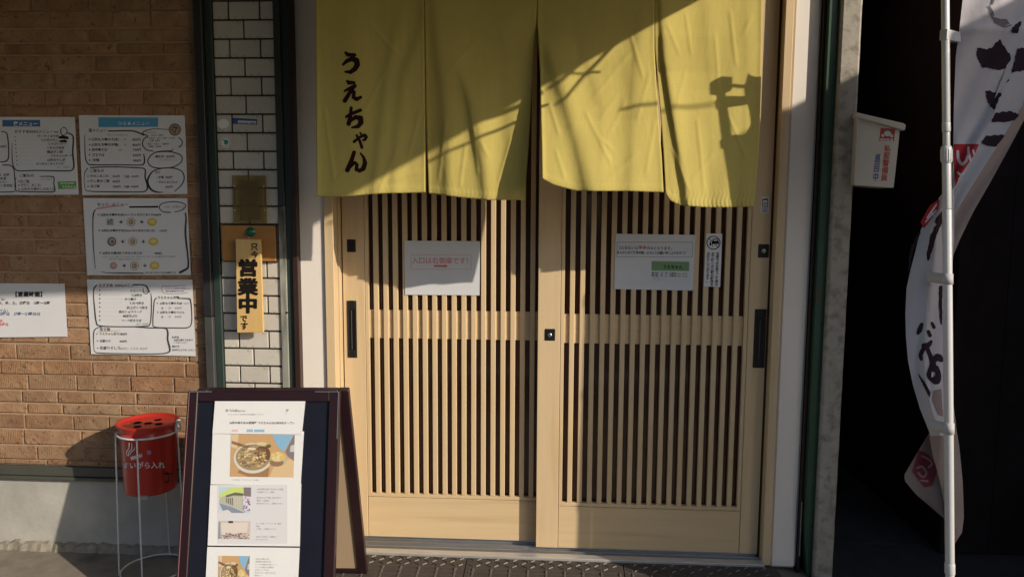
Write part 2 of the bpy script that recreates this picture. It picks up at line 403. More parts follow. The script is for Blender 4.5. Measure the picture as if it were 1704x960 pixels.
# ------------------------------------------------------------------ metal channel left of tiles
t = thing('steel_channel', 'dark upright steel channel between the brick wall and the white tiles', 'metal post')
zs = Z(357, 525)
mb = MB(); mb.box(XB, -1.346, -.038, .05, zs + .0015, 2.6, .002); mb.build('upper_cover', t, M_dark)
mb = MB(); mb.box(XB, -1.346, -.038, .05, GZ, zs - .0015, .002); mb.build('lower_cover', t, mat('grey_bronze_metal', (.075, .078, .078), .5, .3, var=.15))
MB().box(-1.3455, -1.3165, -.018, .05, GZ, 2.6, .002).build('inner_lip', t, M_teal)
# ------------------------------------------------------------------ tiled pillar
t = thing('tiled_pillar', 'narrow pillar of off-white glazed tiles with dark joints beside the entrance', 'pillar')
x0, x1 = -1.3145, -1.0795
MB().box(x0 - .001, x1 + .001, .0, .22, GZ, 2.6).build('grout_bed', t, M_grout)
z34 = Z(400, 34.3); pz = (z34 - Z(405, 282.7)) / 8; tw = (x1 - x0 + .006) / 2
tm = {}
def tile(xa, xb, zb):
    k = (round(xb - xa, 4))
    if k not in tm:
        b = MB(); b.box(0, xb - xa, -.007, 0, 0, pz - .0068, .0018); b.mats = [M_tile]; tm[k] = b.mesh('tile')
    o = bpy.data.objects.new('tile', tm[k]); COL.objects.link(o); o.parent = t; o.location = (xa, random.uniform(-.0006, .0004), zb + .0034)
for r in range(-3, 30):
    zb = z34 - (r + 1) * pz
    if zb < GZ + .01: break
    if r % 2 == 0: spans = [(x0, x0 + tw - .006), (x0 + tw, x1)]
    else: spans = [(x0, x0 + tw / 2 - .003), (x0 + tw / 2 + .003, x0 + tw * 1.5 - .003), (x0 + tw * 1.5 + .003, x1)]
    for a, b_ in spans: tile(a, b_, zb)
# ------------------------------------------------------------------ posts between tiles and white wall
t = thing('weathered_steel_post', 'upright post of worn bare steel and teal paint right of the tiled pillar', 'metal post')
a, b_, c, d = X(468.5, 500), X(480, 500), X(491, 500), X(500.8, 500)
M_worn = mat('worn_steel', (.34, .35, .31), .55, .2, var=.25, vscale=10, stretch=(3, 3, .5), col2=(.07, .07, .06), c2amt=.42, c2scale=8, bump=.2)
zc = Z(475, 343)
MB().box(a + .001, b_, -.016, .05, GZ, zc - .001, .0015).build('worn_strip', t, M_worn)
MB().box(a + .001, b_, -.016, .05, zc + .001, 2.6, .0015).build('upper_strip', t, mat('shaded_strip_steel', (.035, .045, .04), .5, var=.2))  # same strip above the sunlit line, its shade put into the colour
MB().box(b_ + .001, c, -.010, .05, GZ, 2.6, .002).build('teal_strip', t, M_teal)
MB().box(c + .001, d - .001, -.022, .05, GZ, 2.6, .002).build('brown_strip', t, M_brown)
mb = MB(); p = at(478, 520, -.017); mb.lathe([(0, 0), (.004, 0), (.0035, .003), (0, .003)], 10, M_brown)
o = mb.build('screw', t); o.rotation_euler = (math.pi / 2, 0, 0); o.location = p
# ------------------------------------------------------------------ white walls either side of the entrance
o = MB().box(-1.0075, -.9055, .010, .22, GZ + .06, 2.7, .004).build('white_wall', None, M_white); tag(o, 'narrow white plastered wall left of the entrance, behind the menu board', 'wall')
o = MB().box(.8535, .957, .010, .22, GZ + .015, 2.7, .010).build('white_wall', None, M_white); tag(o, 'narrow white plastered wall right of the entrance, mostly in shade', 'wall')
# header above the doors
o = MB().box(-.868, .815, .02, .2, 2.205, 2.9, .003).build('header_wall', None, M_white); tag(o, 'white wall above the entrance doors, out of sight behind the curtain', 'wall')
# ------------------------------------------------------------------ door frame
t = thing('door_frame', 'cream wood-look frame around the two sliding doors', 'door frame')
mb = MB(); mb.box(-.9045, -.868, -.002, .14, GZ + .03, 2.2, .002, M_wood); mb.build('post', t)
mb = MB(); mb.box(-.8675, -.8625, .055, .14, GZ + .03, 2.2, .001, M_wood); mb.build('stop_strip', t)
mb = MB(); mb.box(.8215, .8525, -.002, .14, GZ + .03, 2.2, .002, M_wood); mb.build('post', t)
mb = MB(); mb.box(-.8675, .821, .0, .14, 2.13, 2.2, .002, M_woodh); mb.build('lintel', t)
mb = MB(); mb.box(.8128, .8212, .046, .12, GZ + .04, 2.12, .001, M_brown); mb.box(-.8622, -.8588, .088, .13, GZ + .04, 2.12, .0005, M_brown); mb.build('gap_shade_strip', t)  # dark strips added in the door gaps to stand for their shade
# track and threshold
t = thing('door_sill', 'grey aluminium track sill under the sliding doors', 'sill')
mb = MB(); mb.box(-.868, .8215, -.002, .14, GZ - .02, -.066, .001, M_alu)
for yy in (.020, .060, .105): mb.box(-.867, .8205, yy, yy + .006, -.066, -.054, .001, M_alu)
mb.build('track', t)
mb = MB(); mb.box(-.868, .8215, -.042, -.0025, GZ + .004, -.053, .002, mat('bare_aluminium_edge', (.62, .61, .60), .45, .6, var=.2, vscale=12, stretch=(1, 8, 8))); mb.build('sill_edge', t)

# ------------------------------------------------------------------ sliding doors
def glass():
    m = bpy.data.materials.new('dark_door_glass'); m.use_nodes = True; b = m.node_tree.nodes['Principled BSDF']
    b.inputs['Base Color'].default_value = (.10, .044, .028, 1); b.inputs['Roughness'].default_value = .08; b.inputs['Specular IOR Level'].default_value = .5
    return m
M_glass = glass()
def make_door(Y, xl, xr, xpl, xpr, label, st=.034):
    """Y front face; xl..xr outer; panel (lattice) xpl..xpr"""
    t = thing('sliding_door', label, 'door')
    zt = 2.125; zb = Z(620, 892, .085) if Y > .06 else Z(925, 911, .04)
    zl = .128; ztop = 2.02; D = .034
    MB().box(xl, xpl - .0016, Y, Y + D, zb, zt, .0015).build('stile', t, M_wood)
    MB().box(xpr + .0016, xr, Y, Y + D, zb, zt, .0015).build('stile', t, M_wood)
    MB().box(xpl, xpr, Y + .0015, Y + D - .002, zb, zl - .0024, .0015).build('bottom_rail', t, M_woodh)
    MB().box(xpl, xpr, Y + .0015, Y + D - .002, ztop, zt, .0015).build('top_rail', t, M_woodh)
    # lattice border
    mb = MB(); bw = .014
    mb.box(xpl, xpl + bw, Y + .001, Y + .022, zl, ztop, .001, M_wood); mb.box(xpr - bw, xpr, Y + .001, Y + .022, zl, ztop, .001, M_wood)
    mb.box(xpl + bw, xpr - bw, Y + .001, Y + .022, zl, zl + .014, .001, M_woodh); mb.box(xpl + bw, xpr - bw, Y + .001, Y + .022, ztop - .014, ztop, .001, M_woodh)
    mb.build('lattice_border', t)
    n = 18; g0 = xpl + bw; g1 = xpr - bw; pitch = (g1 - g0 + .0195) / n
    b = MB(); b.box(0, .0195, Y + .002, Y + .021, zl + .0142, ztop - .0142, .0015, M_wood); me = b.mesh('slat')
    for i in range(n - 1):
        o = bpy.data.objects.new('slat', me); COL.objects.link(o); o.parent = t; o.location = (g0 + (i + 1) * pitch - .0195, random.uniform(-.0003, .0003), 0)
    MB().box(xpl + bw, xpr - bw, Y + .0125, Y + .030, .790, .905, .001).build('middle_rail', t, M_woodh)
    o = MB().box(xpl + .002, xpr - .002, Y + .031, Y + .033, zl + .002, ztop - .002).build('glass_pane', t, M_glass)
    return t
D1 = make_door(.085, -.858, .030, -.768, -.050 + .0, 'left sliding lattice door in full sun, with a notice in red letters')
D2 = make_door(.040, -.071, .812, .0185, .7395, 'right sliding lattice door, mostly shaded, with a notice with a green box')
def lock_plate(par, px, py, hw, hh, Y, key=True):
    q = at(px, py, Y); mb = MB(); mb.box(q[0] - hw, q[0] + hw, Y - .003, Y + .004, q[2] - hh, q[2] + hh, .004, M_black); o = mb.build('lock_plate', par, bevel=.0015)
    if key:
        mb = MB(); mb.lathe([(0, .005), (.0072, .005), (.0085, .003), (.0085, 0)], 20, M_steel); k = mb.build('cylinder', o); k.location = (q[0], Y - .003, q[2]); k.rotation_euler = (math.pi / 2, 0, 0)
        k2 = MB().box(-.0035, .0035, -.0003, .0, -.0009, .0009, mat=M_black).build('keyway', o); k2.location = (q[0], Y - .0084, q[2])
lock_plate(D1, 584.7, 409, .0185, .026, .085, False)
lock_plate(D2, 915, 557, .021, .024, .040)
lock_plate(D2, 1270.5, 417.5, .021, .026, .040)
def pull(par, px, y0, y1, wpx, Y):
    a = at(px, y0, Y); b2 = at(px, y1, Y); hw = wpx / 434 / 2; xc = (a[0] + b2[0]) / 2; z1, z0 = a[2], b2[2]
    mb = MB(); r = .006
    mb.box(xc - hw, xc - hw + .007, Y - .0035, Y + .002, z0, z1, .002, M_black); mb.box(xc + hw - .007, xc + hw, Y - .0035, Y + .002, z0, z1, .002, M_black)
    mb.box(xc - hw + .007, xc + hw - .007, Y - .0035, Y + .002, z1 - .035, z1, .002, M_black); mb.box(xc - hw + .007, xc + hw - .007, Y - .0035, Y + .002, z0, z0 + .030, .002, M_black)
    o = mb.build('pull_handle', par, bevel=.001)
    mb = MB(); mb.box(xc - hw + .0071, xc + hw - .0071, Y - .0012, Y - .0002, z0 + .030, z1 - .035, 0, mat('recess_black', (.006, .006, .007), .3)); 
    mb.box(xc - .0015, xc + .0005, Y - .0032, Y - .0013, z0 + .033, z1 - .04, .0004, mat('grip_rib', (.12, .12, .13), .3)); mb.build('recess', o)
pull(D1, 585.8, 500, 595, 17, .085)
pull(D2, 1264, 514, 612, 19.5, .040)

# ------------------------------------------------------------------ right side: post, concrete pillar, alley
t = thing('green_steel_post', 'rusted teal steel post between the right white wall and the concrete pillar', 'metal post')
MB().box(.9585, .9695, .002, .2, GZ, 2.7, .002).build('brown_strip', t, M_brown)
mb = MB(); mb.prism([(.970, 2.7), (1.004, 2.7), (1.004, -.06), (1.000, GZ + .005), (.990, GZ + .005), (.982, -.03), (.974, .05), (.971, .12)], -.028, .1, mat('dark_green_paint', (.020, .062, .036), .5, var=.25, vscale=6, col2=(.05, .03, .02), c2amt=.28, c2scale=9)); mb.build('green_strip', t)
mb = MB(); mb.box(.9620, .9655, -.006, .001, -.03, .19, .001, mat('pale_metal', (.35, .33, .3), .5, .3)); mb.build('edge_rod', t)
for py, px in ((874, 1351.5), (538, 1368)):
    q = at(px, py, -.029); mb = MB(); mb.lathe([(0, .003), (.004, .002), (.004, 0)], 8, M_brown); o = mb.build('screw', t); o.location = q; o.rotation_euler = (math.pi / 2, 0, 0)
mb = MB(); n = 40; 
def pf(u, v):
    z = GZ + v * 2.9; h = .0004 * math.sin(z * 31) + .0003 * math.sin(z * 77)
    xs = [1.0055, 1.0055, 1.012, 1.070, 1.0785, 1.0785]; ys = [.6, -.044, -.05, -.05, -.042, .6]
    i = int(round(u * 5)); return (xs[i] + (h if i >= 3 else 0), ys[i], z)
mb.grid(pf, 5, 60, M_pill, False); o = mb.build('concrete_pillar'); tag(o, 'bare concrete pillar edge at the mouth of the dark alley', 'pillar')
t = thing('alley_walls', 'black recess right of the concrete pillar, behind the banner', 'alley')
M_vd = mat('recess_shade_wall', (.024, .014, .013), .95, spec=.1, var=.3, vscale=3)  # near-black wall colour stands in for the deep shade of the recess
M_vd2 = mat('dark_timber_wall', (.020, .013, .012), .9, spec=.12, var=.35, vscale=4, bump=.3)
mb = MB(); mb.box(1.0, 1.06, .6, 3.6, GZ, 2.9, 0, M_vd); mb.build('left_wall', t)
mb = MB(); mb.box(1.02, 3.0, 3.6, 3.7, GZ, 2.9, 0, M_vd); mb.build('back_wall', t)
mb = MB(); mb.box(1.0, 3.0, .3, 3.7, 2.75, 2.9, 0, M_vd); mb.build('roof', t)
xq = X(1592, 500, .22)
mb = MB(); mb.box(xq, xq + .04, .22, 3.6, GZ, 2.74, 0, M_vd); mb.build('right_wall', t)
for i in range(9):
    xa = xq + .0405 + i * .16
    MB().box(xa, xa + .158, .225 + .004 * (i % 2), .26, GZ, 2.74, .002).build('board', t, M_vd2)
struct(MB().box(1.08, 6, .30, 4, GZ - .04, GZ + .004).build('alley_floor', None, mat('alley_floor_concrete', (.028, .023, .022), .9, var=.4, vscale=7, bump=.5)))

# ------------------------------------------------------------------ awning over the shop (above the frame)
t = thing('shop_awning', 'yellow-green fabric awning over the shopfront, above the curtain', 'awning')
M_awn = mat('awning_fabric', (.16, .20, .05), .85, var=.08, vscale=5)
XA = 1.27
def zf(x): return 2.385 - .055 * (XA - x) if x > -.5 else 2.385 - .055 * (XA + .5)
mb = MB(); xs = [XA, .4, -.5, -3, -6.5]
vs = []
for x in xs: vs += [(x, .0, 2.50), (x, -1.735, zf(x)), (x, -1.735, zf(x) - .012), (x, .0, 2.475)]
fs = []
for i in range(len(xs) - 1):
    for k in range(4): fs.append([4 * i + k, 4 * i + (k + 1) % 4, 4 * i + 4 + (k + 1) % 4, 4 * i + 4 + k])
fs += [[0, 1, 2, 3], [len(vs) - 4 + k for k in range(4)]]
mb.add(vs, fs, M_awn); mb.build('canopy', t)
mb = MB(); mb.tube([(-6.5, -1.72, zf(-6.5) - .0), (-.5, -1.72, zf(-.5)), (XA - .01, -1.72, zf(XA) - .0)], .016, 10, M_steel); mb.build('front_bar', t)
def arm(p1, t1, p2, t2, r):
    a = at(*p1, -.3) + t1 * S; b = at(*p2, -.3) + t2 * S
    mb = MB(); mb.tube([a, b], r, 10, M_steel); mb.build('folding_arm', t)
arm((620, 268), 1.0, (880, 168), .62, .008)
arm((897, 158), .85, (1050, 38), .40, .007); arm((900, 190), .75, (1045, 52), .35, .005); arm((905, 138), .8, (985, 128), .5, .004); arm((720, 262), .9, (885, 190), .5, .005)
# overhead wire
t = thing('utility_pole', 'concrete utility pole carrying wires beyond the right edge of the view', 'utility pole')
mb = MB(); mb.tube([(8.6, -8.9, GZ - .1), (8.6, -8.9, 8.5)], [.17, .12], 16, M_pill); mb.build('pole', t)
mb = MB(); mb.box(7.9, 9.3, -8.85, -8.75, 7.4, 7.5, .01, M_steel); mb.build('crossarm', t)
def wire(p1, p2, Y, ta, tb, ext0, ext1, r=.005):
    a = at(*p1, Y) + ta * S; b = at(*p2, Y) + tb * S; d = b - a
    mb = MB(); mb.tube([a - d * ext0, b + d * ext1], r, 8, M_black); mb.build('wire', t)
wire((1105, 172), (1265, 137), -.3, 1.0, 1.35, .55, 9)
wire((1260, 192), (1320, 183), 0, 1.3, 1.42, .6, 18)
# ------------------------------------------------------------------ added stand-in building on the right, out of view (throws the shade on the right door)
t = thing('shade_casting_house', 'low unseen house added right of the alley to shade the right door', 'building')
XN = 2.9; YN = -1.75
MB().box(XN, 8, YN, 4, GZ - .02, 2.70, .01).build('wall', t, mat('render_grey', (.30, .28, .26), .9, var=.1, vscale=2, bump=.3))
MB().box(XN + .002, 8.05, YN - .0, 4, 2.7005, 2.755, .01).build('roof', t, M_dark)
mb = MB(); mb.box(3.4, 5.2, YN - .03, YN - .001, .8, 2.0, .01, M_dark); o = mb.build('window', t); MB().box(3.46, 5.14, YN - .036, YN - .031, .86, 1.94, 0, M_glass).build('pane', o)
# ------------------------------------------------------------------ houses across the street
def house(x0, x1, y0, y1, h, m, label, nw, ns):
    t = thing('house', label, 'house', 'houses across the street')
    MB().box(x0, x1, y0, y1, GZ - .05, h, .02).build('wall', t, m)
    mb = MB(); xc = (y0 + y1) / 2
    mb.add([(x0 - .3, y1 + .4, h - .05), (x1 + .3, y1 + .4, h - .05), (x1 + .3, xc, h + 1.2), (x0 - .3, xc, h + 1.2), (x0 - .3, y0 - .4, h - .05), (x1 + .3, y0 - .4, h - .05)],
           [[0, 1, 2, 3], [3, 2, 5, 4], [0, 3, 4], [1, 5, 2], [0, 4, 5, 1]], mat('roof_tile', (.06, .06, .07), .6)); mb.build('roof', t)
    for s in range(ns):
        for i in range(nw):
            wx = x0 + (x1 - x0) * (i + .5) / nw; wz = .9 + s * 2.7
            mb = MB(); mb.box(wx - .65, wx + .65, y1 + .001, y1 + .06, wz, wz + 1.15, .01, M_alu); f = mb.build('window', t)
            mb = MB(); mb.box(wx - .60, wx + .60, y1 + .061, y1 + .066, wz + .05, wz + 1.1, 0, M_glass); mb.build('pane', f)
house(-13, -6.2, -17, -11.2, 5.2, mat('stucco_beige', (.30, .26, .21), .9, var=.08), 'beige stucco house across the street, leftmost', 4, 2)
house(-5.8, 0.6, -17.5, -11.4, 5.6, mat('stucco_grey', (.20, .20, .21), .9, var=.08), 'grey stucco house across the street, middle', 3, 2)
house(1.0, 7.5, -17, -11.2, 4.6, mat('stucco_brown', (.20, .15, .11), .9, var=.08), 'brown house across the street, right', 4, 2)

# ================================================================== NOREN CURTAIN
t_nor = thing('noren_curtain', 'olive-yellow split door curtain hanging above the lattice doors', 'curtain')
def lerp(a, xs, ys): return float(np.interp(a, xs, ys))
# per panel: left edge px(y), right edge px(y), bottom y(u), depth F (left/right, function of v)
PAN = [
 dict(L=([-140, 0, 325], [523, 525, 527]), R=([-140, 20, 200, 322], [704, 705.5, 707.3, 708]), B=([0, .25, .6, 1], [327.5, 327.5, 322, 320.5]), FL=([-140, 100, 325], [.29, .30, .33]), FR=([-140, 0, 200, 325], [.29, .292, .30, .31])),
 dict(L=([-140, 20, 200, 322], [704, 705.8, 709, 713]), R=([-140, 25, 130, 240, 333], [897, 892.5, 886, 880, 873]), B=([0, .3, .6, 1], [322, 328, 333, 333]), FL=([-140, 20, 200, 325], [.29, .292, .275, .27]), FR=([-140, 25, 130, 333], [.29, .29, .27, .275])),
 dict(L=([-140, 25, 130, 240, 300], [897, 893.5, 899, 902, 903]), R=([-140, 85, 200, 260, 318], [1088, 1089, 1096, 1101, 1104]), B=([0, .08, .28, .7, 1], [297, 307, 318, 318, 320]), FL=([-140, 25, 130, 300], [.29, .29, .315, .40]), FR=([-140, 80, 200, 320], [.29, .295, .30, .345])),
 dict(L=([-140, 85, 200, 260, 330], [1088, 1089.5, 1100, 1104, 1108]), R=([-140, 0, 150, 240, 345], [1271, 1269, 1266, 1263, 1255]), B=([0, .05, .16, .5, 1], [322, 334, 342, 345.5, 344]), FL=([-140, 60, 120, 330], [.29, .275, .245, .27]), FR=([-140, 0, 150, 345], [.27, .215, .20, .25])),
]
STEP = {0: [([(20, 660), (130, 640), (325, 618)], .007, 9, 40), ([(-100, 705), (40, 700), (130, 668), (260, 655), (325, 652)], .010, 12, 40), ([(-60, 560), (325, 590)], .004, 22, 60)],
 1: [([(-60, 716), (60, 722), (160, 735), (325, 742)], .012, 12, 45), ([(120, 765), (180, 781), (280, 801), (333, 806)], .022, 14, 40), ([(-60, 840), (60, 835), (330, 850)], .005, 16, 50)],
 2: [([(60, 900), (110, 915), (160, 934), (240, 958), (300, 972), (330, 980)], .026, 20, 60), ([(-80, 955), (60, 960), (180, 1000)], .006, 14, 50), ([(20, 1062), (150, 1052), (320, 1046)], .006, 12, 30)],
 3: [([(-100, 1094), (0, 1096), (100, 1102), (190, 1116), (310, 1136), (345, 1140)], .019, 8, 50), ([(-60, 1165), (110, 1180), (345, 1186)], .006, 14, 40), ([(-80, 1245), (200, 1240), (345, 1232)], .007, 14, 25)]}
CREASE = {2: [((975, 188), (1016, 272)), ((1028, 158), (1000, 196)), ((1040, 170), (1014, 222)), ((1000, 232), (1020, 250)), ((945, 212), (990, 182)), ((960, 150), (1040, 60)), ((985, 165), (1045, 95)), ((1050, 60), (1070, 130)), ((1060, 200), (1082, 120)), ((1075, 290), (1090, 200)), ((925, 250), (940, 300)), ((1010, 300), (1060, 255)), ((930, 40), (1000, 10)), ((1022, 112), (1052, 88)), ((915, 175), (930, 225))], 1: [((730, 300), (742, 200)), ((745, 120), (800, 60)), ((830, 300), (850, 230)), ((820, 40), (870, 20)), ((765, 310), (775, 240)),  ((783, 183), (796, 290)), ((800, 235), (812, 262)), ((825, 215), (860, 200))],
 0: [((650, 300), (700, 285)), ((600, 200), (640, 120)), ((560, 300), (640, 230)), ((680, 260), (700, 180)), ((540, 180), (556, 300)), ((615, 40), (660, 90)), ((630, 318), (660, 250))], 3: [((1190, 60), (1196, 150)), ((1150, 300), (1185, 260)), ((1120, 250), (1145, 315)), ((1215, 200), (1240, 260)), ((1140, 20), (1150, 90)), ((1215, 20), (1225, 110)), ((1125, 180), (1140, 120)), ((1235, 60), (1250, 30)), ((1160, 200), (1172, 320)), ((1110, 40), (1130, 90))]}
def wrinkle(k, u, px, py):
    v = (py + 140) / 470; w = .004 * math.sin(8 * u + k - 2.2 * v) * v + .0022 * math.sin((17 + k) * u + 4 * v + k) * v
    for pl, amp, wd, dec in STEP[k]:
        ys, xs_ = zip(*pl); d = px - float(np.interp(py, ys, xs_)); fade = min(1, max(0, (py - ys[0] + 20) / 60)) * min(1.0, .35 + v)
        w += 1.35 * amp * fade / (1 + math.exp(-d / (wd * .35))) * math.exp(-max(0, d) / dec)
    for (a, b) in CREASE[k]:
        dx, dy = b[0] - a[0], b[1] - a[1]; L = math.hypot(dx, dy); t = ((px - a[0]) * dx + (py - a[1]) * dy) / L; h = ((px - a[0]) * dy - (py - a[1]) * dx) / L
        e = min(1, max(0, (t + 6) / 12)) * min(1, max(0, (L + 6 - t) / 12)); w += .0021 * e * math.exp(-(h / 3.0) ** 2)
    yb = lerp(u, *PAN[k]['B']); w += .0016 / (1 + math.exp(-(py - yb + 11.5) / .7)) + .0012 / (1 + math.exp((min(u, 1 - u) * 180 - 4.5) / .6))
    return w
def nor_F(k, px, py):
    P = PAN[k]; xl = lerp(py, *P['L']); xr = lerp(py, *P['R']); u = (px - xl) / (xr - xl)
    fl = lerp(py, *P['FL']); fr = lerp(py, *P['FR'])
    if k == 3 or k == 1: s = 1 - (1 - min(1, max(0, u)) ) ** 1.6
    elif k == 2: s = min(1, max(0, u)) ** .55
    else: s = u
    ed = 1 - .0 * u
    return fl + (fr - fl) * s + wrinkle(k, u, px, py) + .0012 * math.sin(px * .9 + 2 * math.sin(py * .21))*math.exp(-max(0, 331 - py) / 9)
def cloth_mat(name, col, trans=.0, weave=900., bump=.35, var=.05):
    m = mat(name, col, .88, var=var, vscale=6, trans=trans, spec=.1, sheen=.0); n = m.node_tree.nodes; l = m.node_tree.links; b = n['Principled BSDF']
    tc = n.new('ShaderNodeTexCoord'); t1 = n.new('ShaderNodeTexNoise'); mp = n.new('ShaderNodeMapping'); mp.inputs['Scale'].default_value = (25, 25, 260)
    l.new(tc.outputs['Object'], mp.inputs[0]); l.new(mp.outputs[0], t1.inputs[0]); t1.inputs['Scale'].default_value = 1.2
    t2 = n.new('ShaderNodeTexNoise'); t2.inputs['Scale'].default_value = 9; t2.inputs['Detail'].default_value = 4; t2.inputs['Distortion'].default_value = .3; mp2 = n.new('ShaderNodeMapping'); mp2.inputs['Scale'].default_value = (2.2, 2, .7); mp2.inputs['Rotation'].default_value = (0, .35, 0); l.new(tc.outputs['Object'], mp2.inputs[0]); l.new(mp2.outputs[0], t2.inputs[0])
    b1 = n.new('ShaderNodeBump'); b1.inputs['Strength'].default_value = bump; b1.inputs['Distance'].default_value = .0012; l.new(t1.outputs[0], b1.inputs['Height'])
    b2 = n.new('ShaderNodeBump'); b2.inputs['Strength'].default_value = .4; b2.inputs['Distance'].default_value = .008; l.new(t2.outputs[0], b2.inputs['Height']); l.new(b1.outputs[0], b2.inputs['Normal'])
    l.new(b2.outputs[0], b.inputs['Normal']); return m
M_nor = cloth_mat('noren_linen', (.455, .380, .118), trans=.0)
NT = -132
for k, P in enumerate(PAN):
    mb = MB(); nu, nv = 84, 150
    def fn(u, v, k=k, P=P):
        yb = lerp(u, *P['B']); py = NT + (yb - NT) * v; xl = lerp(py, *P['L']); xr = lerp(py, *P['R']); px = xl + (xr - xl) * u
        return at(px, py, -nor_F(k, px, py))
    mb.grid(fn, nu, nv, M_nor); mb.build('cloth_panel', t_nor, solid=.0016)
# rod, brackets
mb = MB(); a = at(512, NT + 4, -.29); b_ = at(1284, NT + 4, -.29); mb.tube([a, b_], .013, 14, mat('bamboo', (.45, .33, .16), .5, var=.1)); mb.build('rod', t_nor)
for q in (a, b_):
    mb = MB(); mb.tube([(q[0] + (.03 if q[0] < 0 else -.03), -.28, q[2] - .016), (q[0] + (.03 if q[0] < 0 else -.03), .01, q[2] - .016)], .007, 8, M_dark); mb.build('bracket', t_nor)
# brush lettering うえちゃん, dyed on the left panel
zx = lambda x, y: (560 + x / 4.167, 70 + y / 4.167)
STR = [
 [[(63, 76, 8), (80, 90, 12), (125, 92, 11)]], [[(46, 158, 7), (72, 133, 12), (108, 118, 14), (138, 130, 17), (145, 158, 16), (128, 188, 15), (98, 210, 12), (60, 208, 6)]],
 [[(72, 272, 6), (86, 283, 12), (122, 284, 9)]], [[(56, 342, 6), (80, 328, 9), (128, 306, 11)], [(122, 312, 10), (90, 355, 11), (58, 408, 13)], [(92, 352, 6), (122, 348, 10), (118, 385, 11), (140, 398, 12), (168, 384, 9)]],
 [[(68, 520, 8), (100, 500, 10), (166, 474, 10)], [(102, 458, 9), (96, 520, 11), (84, 568, 13)], [(88, 556, 8), (132, 522, 12), (166, 530, 16), (170, 560, 15), (150, 586, 12), (108, 594, 6)]],
 [[(122, 692, 9), (160, 662, 7), (196, 646, 9), (206, 660, 10), (196, 680, 8), (180, 682, 4)], [(140, 648, 7), (160, 684, 8), (176, 732, 9)], [(164, 630, 5), (174, 646, 6)]],
 [[(122, 766, 11), (108, 810, 12), (76, 888, 14)], [(80, 880, 10), (126, 836, 9), (142, 852, 10), (138, 884, 11), (160, 894, 11), (186, 878, 14), (198, 840, 13), (188, 800, 8), (166, 772, 5)]]]
I_dye = mat('dark_dye', (.022, .008, .008), .85, spec=.1)
mpn = lambda px, py, o=0: at(px, py, -nor_F(0, px, py) - o)
mb = MB()
for st in STR: paint(mb, I_dye, [[(p[0], p[1], p[2] * 1.2) for p in q_] for q_ in st], 3.2, mpn, .0022, zx)
mb.build('lettering', t_nor)

# ================================================================== THINGS ON THE TILED PILLAR
Yt = -.0075
mpt = ymap(Yt - .0006)
def disc(cx, cy, rx, ry, n=28, a0=0): return [(cx + rx * math.cos(2 * math.pi * i / n + a0), cy + ry * math.sin(2 * math.pi * i / n + a0)) for i in range(n)]
def poly(mb, m, P, mp, o=.0006): mb.add([mp(*p, o) for p in P], [list(range(len(P)))], m)
def sticker(name, label, P, m, th=.0008, mp=mpt):
    mb = MB(); n = len(P); mb.add([mp(*p, 0) for p in P] + [mp(*p, -th) for p in P], [list(range(n)), list(range(2 * n - 1, n - 1, -1))] + [[i, (i + 1) % n, n + (i + 1) % n, n + i] for i in range(n)], m)
    t = thing(name, label, 'sticker'); mb.build('film', t); return t
sticker('oval_sticker', 'blank white oval sticker on a tile, left of the blue strip sticker', disc(371.5, 206.5, 9.8, 8), mat('white_film', (.78, .80, .80), .5))
t = sticker('round_sticker', 'round white sticker with a green triangle emblem, under the blank oval one', disc(375, 237, 8.6, 8.8), mat('white_film2', (.74, .80, .77), .5))
mb = MB(); poly(mb, ink('seagreen', (.03, .22, .2)), [(370.5, 233), (379.5, 233.5), (378, 237.5), (375.5, 239.5)], mpt); pen(mb, ink('seagreen', None), smooth_loop([(379.5, 236), (378, 239), (375.5, 240.5), (373, 238)], 4), .9, mpt)
pen(mb, ink('palegreen', (.25, .42, .38)), disc(375, 237, 7, 7.2, 24) + [disc(375, 237, 7, 7.2, 24)[0]], .5, mpt); mb.build('emblem', t)
t = sticker('strip_sticker', 'dark blue strip sticker with a white lettered field on the tiles', [(387, 196.5), (428, 199), (428, 208), (387, 206.5)], mat('blue_film', (.03, .07, .25), .4))
mb = MB(); poly(mb, I_wht, [(396, 201), (426.5, 202), (426.5, 207), (396, 206)], mpt); txt(mb, I_dblue, '毎日元気に営業中', 397, 206, 3.7, mpt, math.atan2(1, 30), bold=.02, o=.0009); poly(mb, ink('midblue', (.05, .14, .45)), disc(391.5, 202.5, 3, 3.2, 12), mpt); mb.build('print', t)
# brownish acrylic plate with screws
t = thing('acrylic_plate', 'see-through brownish acrylic plate screwed to the tiles above the orange board', 'plate')
am = bpy.data.materials.new('smoked_acrylic'); am.use_nodes = True; nn = am.node_tree.nodes; bb = nn['Principled BSDF']; bb.inputs['Base Color'].default_value = (.30, .25, .13, 1); bb.inputs['Roughness'].default_value = .35
tr = nn.new('ShaderNodeBsdfTransparent'); tr.inputs[0].default_value = (.84, .76, .54, 1); ms = nn.new('ShaderNodeMixShader'); ms.inputs[0].default_value = .72
am.node_tree.links.new(bb.outputs[0], ms.inputs[1]); am.node_tree.links.new(tr.outputs[0], ms.inputs[2]); am.node_tree.links.new(ms.outputs[0], nn['Material Output'].inputs[0])
a = at(386, 292, Yt - .012); b_ = at(444.5, 371, Yt - .012)
mb = MB(); mb.box(a[0], b_[0], Yt - .013, Yt - .0105, b_[2], a[2], .001, am); mb.build('front_plate', t)
mb = MB(); c1 = at(400, 300, 0); c2 = at(433, 366, 0); mb.box(c1[0], c2[0], Yt - .010, Yt - .002, c2[2], c1[2], .001, am); mb.build('back_plate', t)
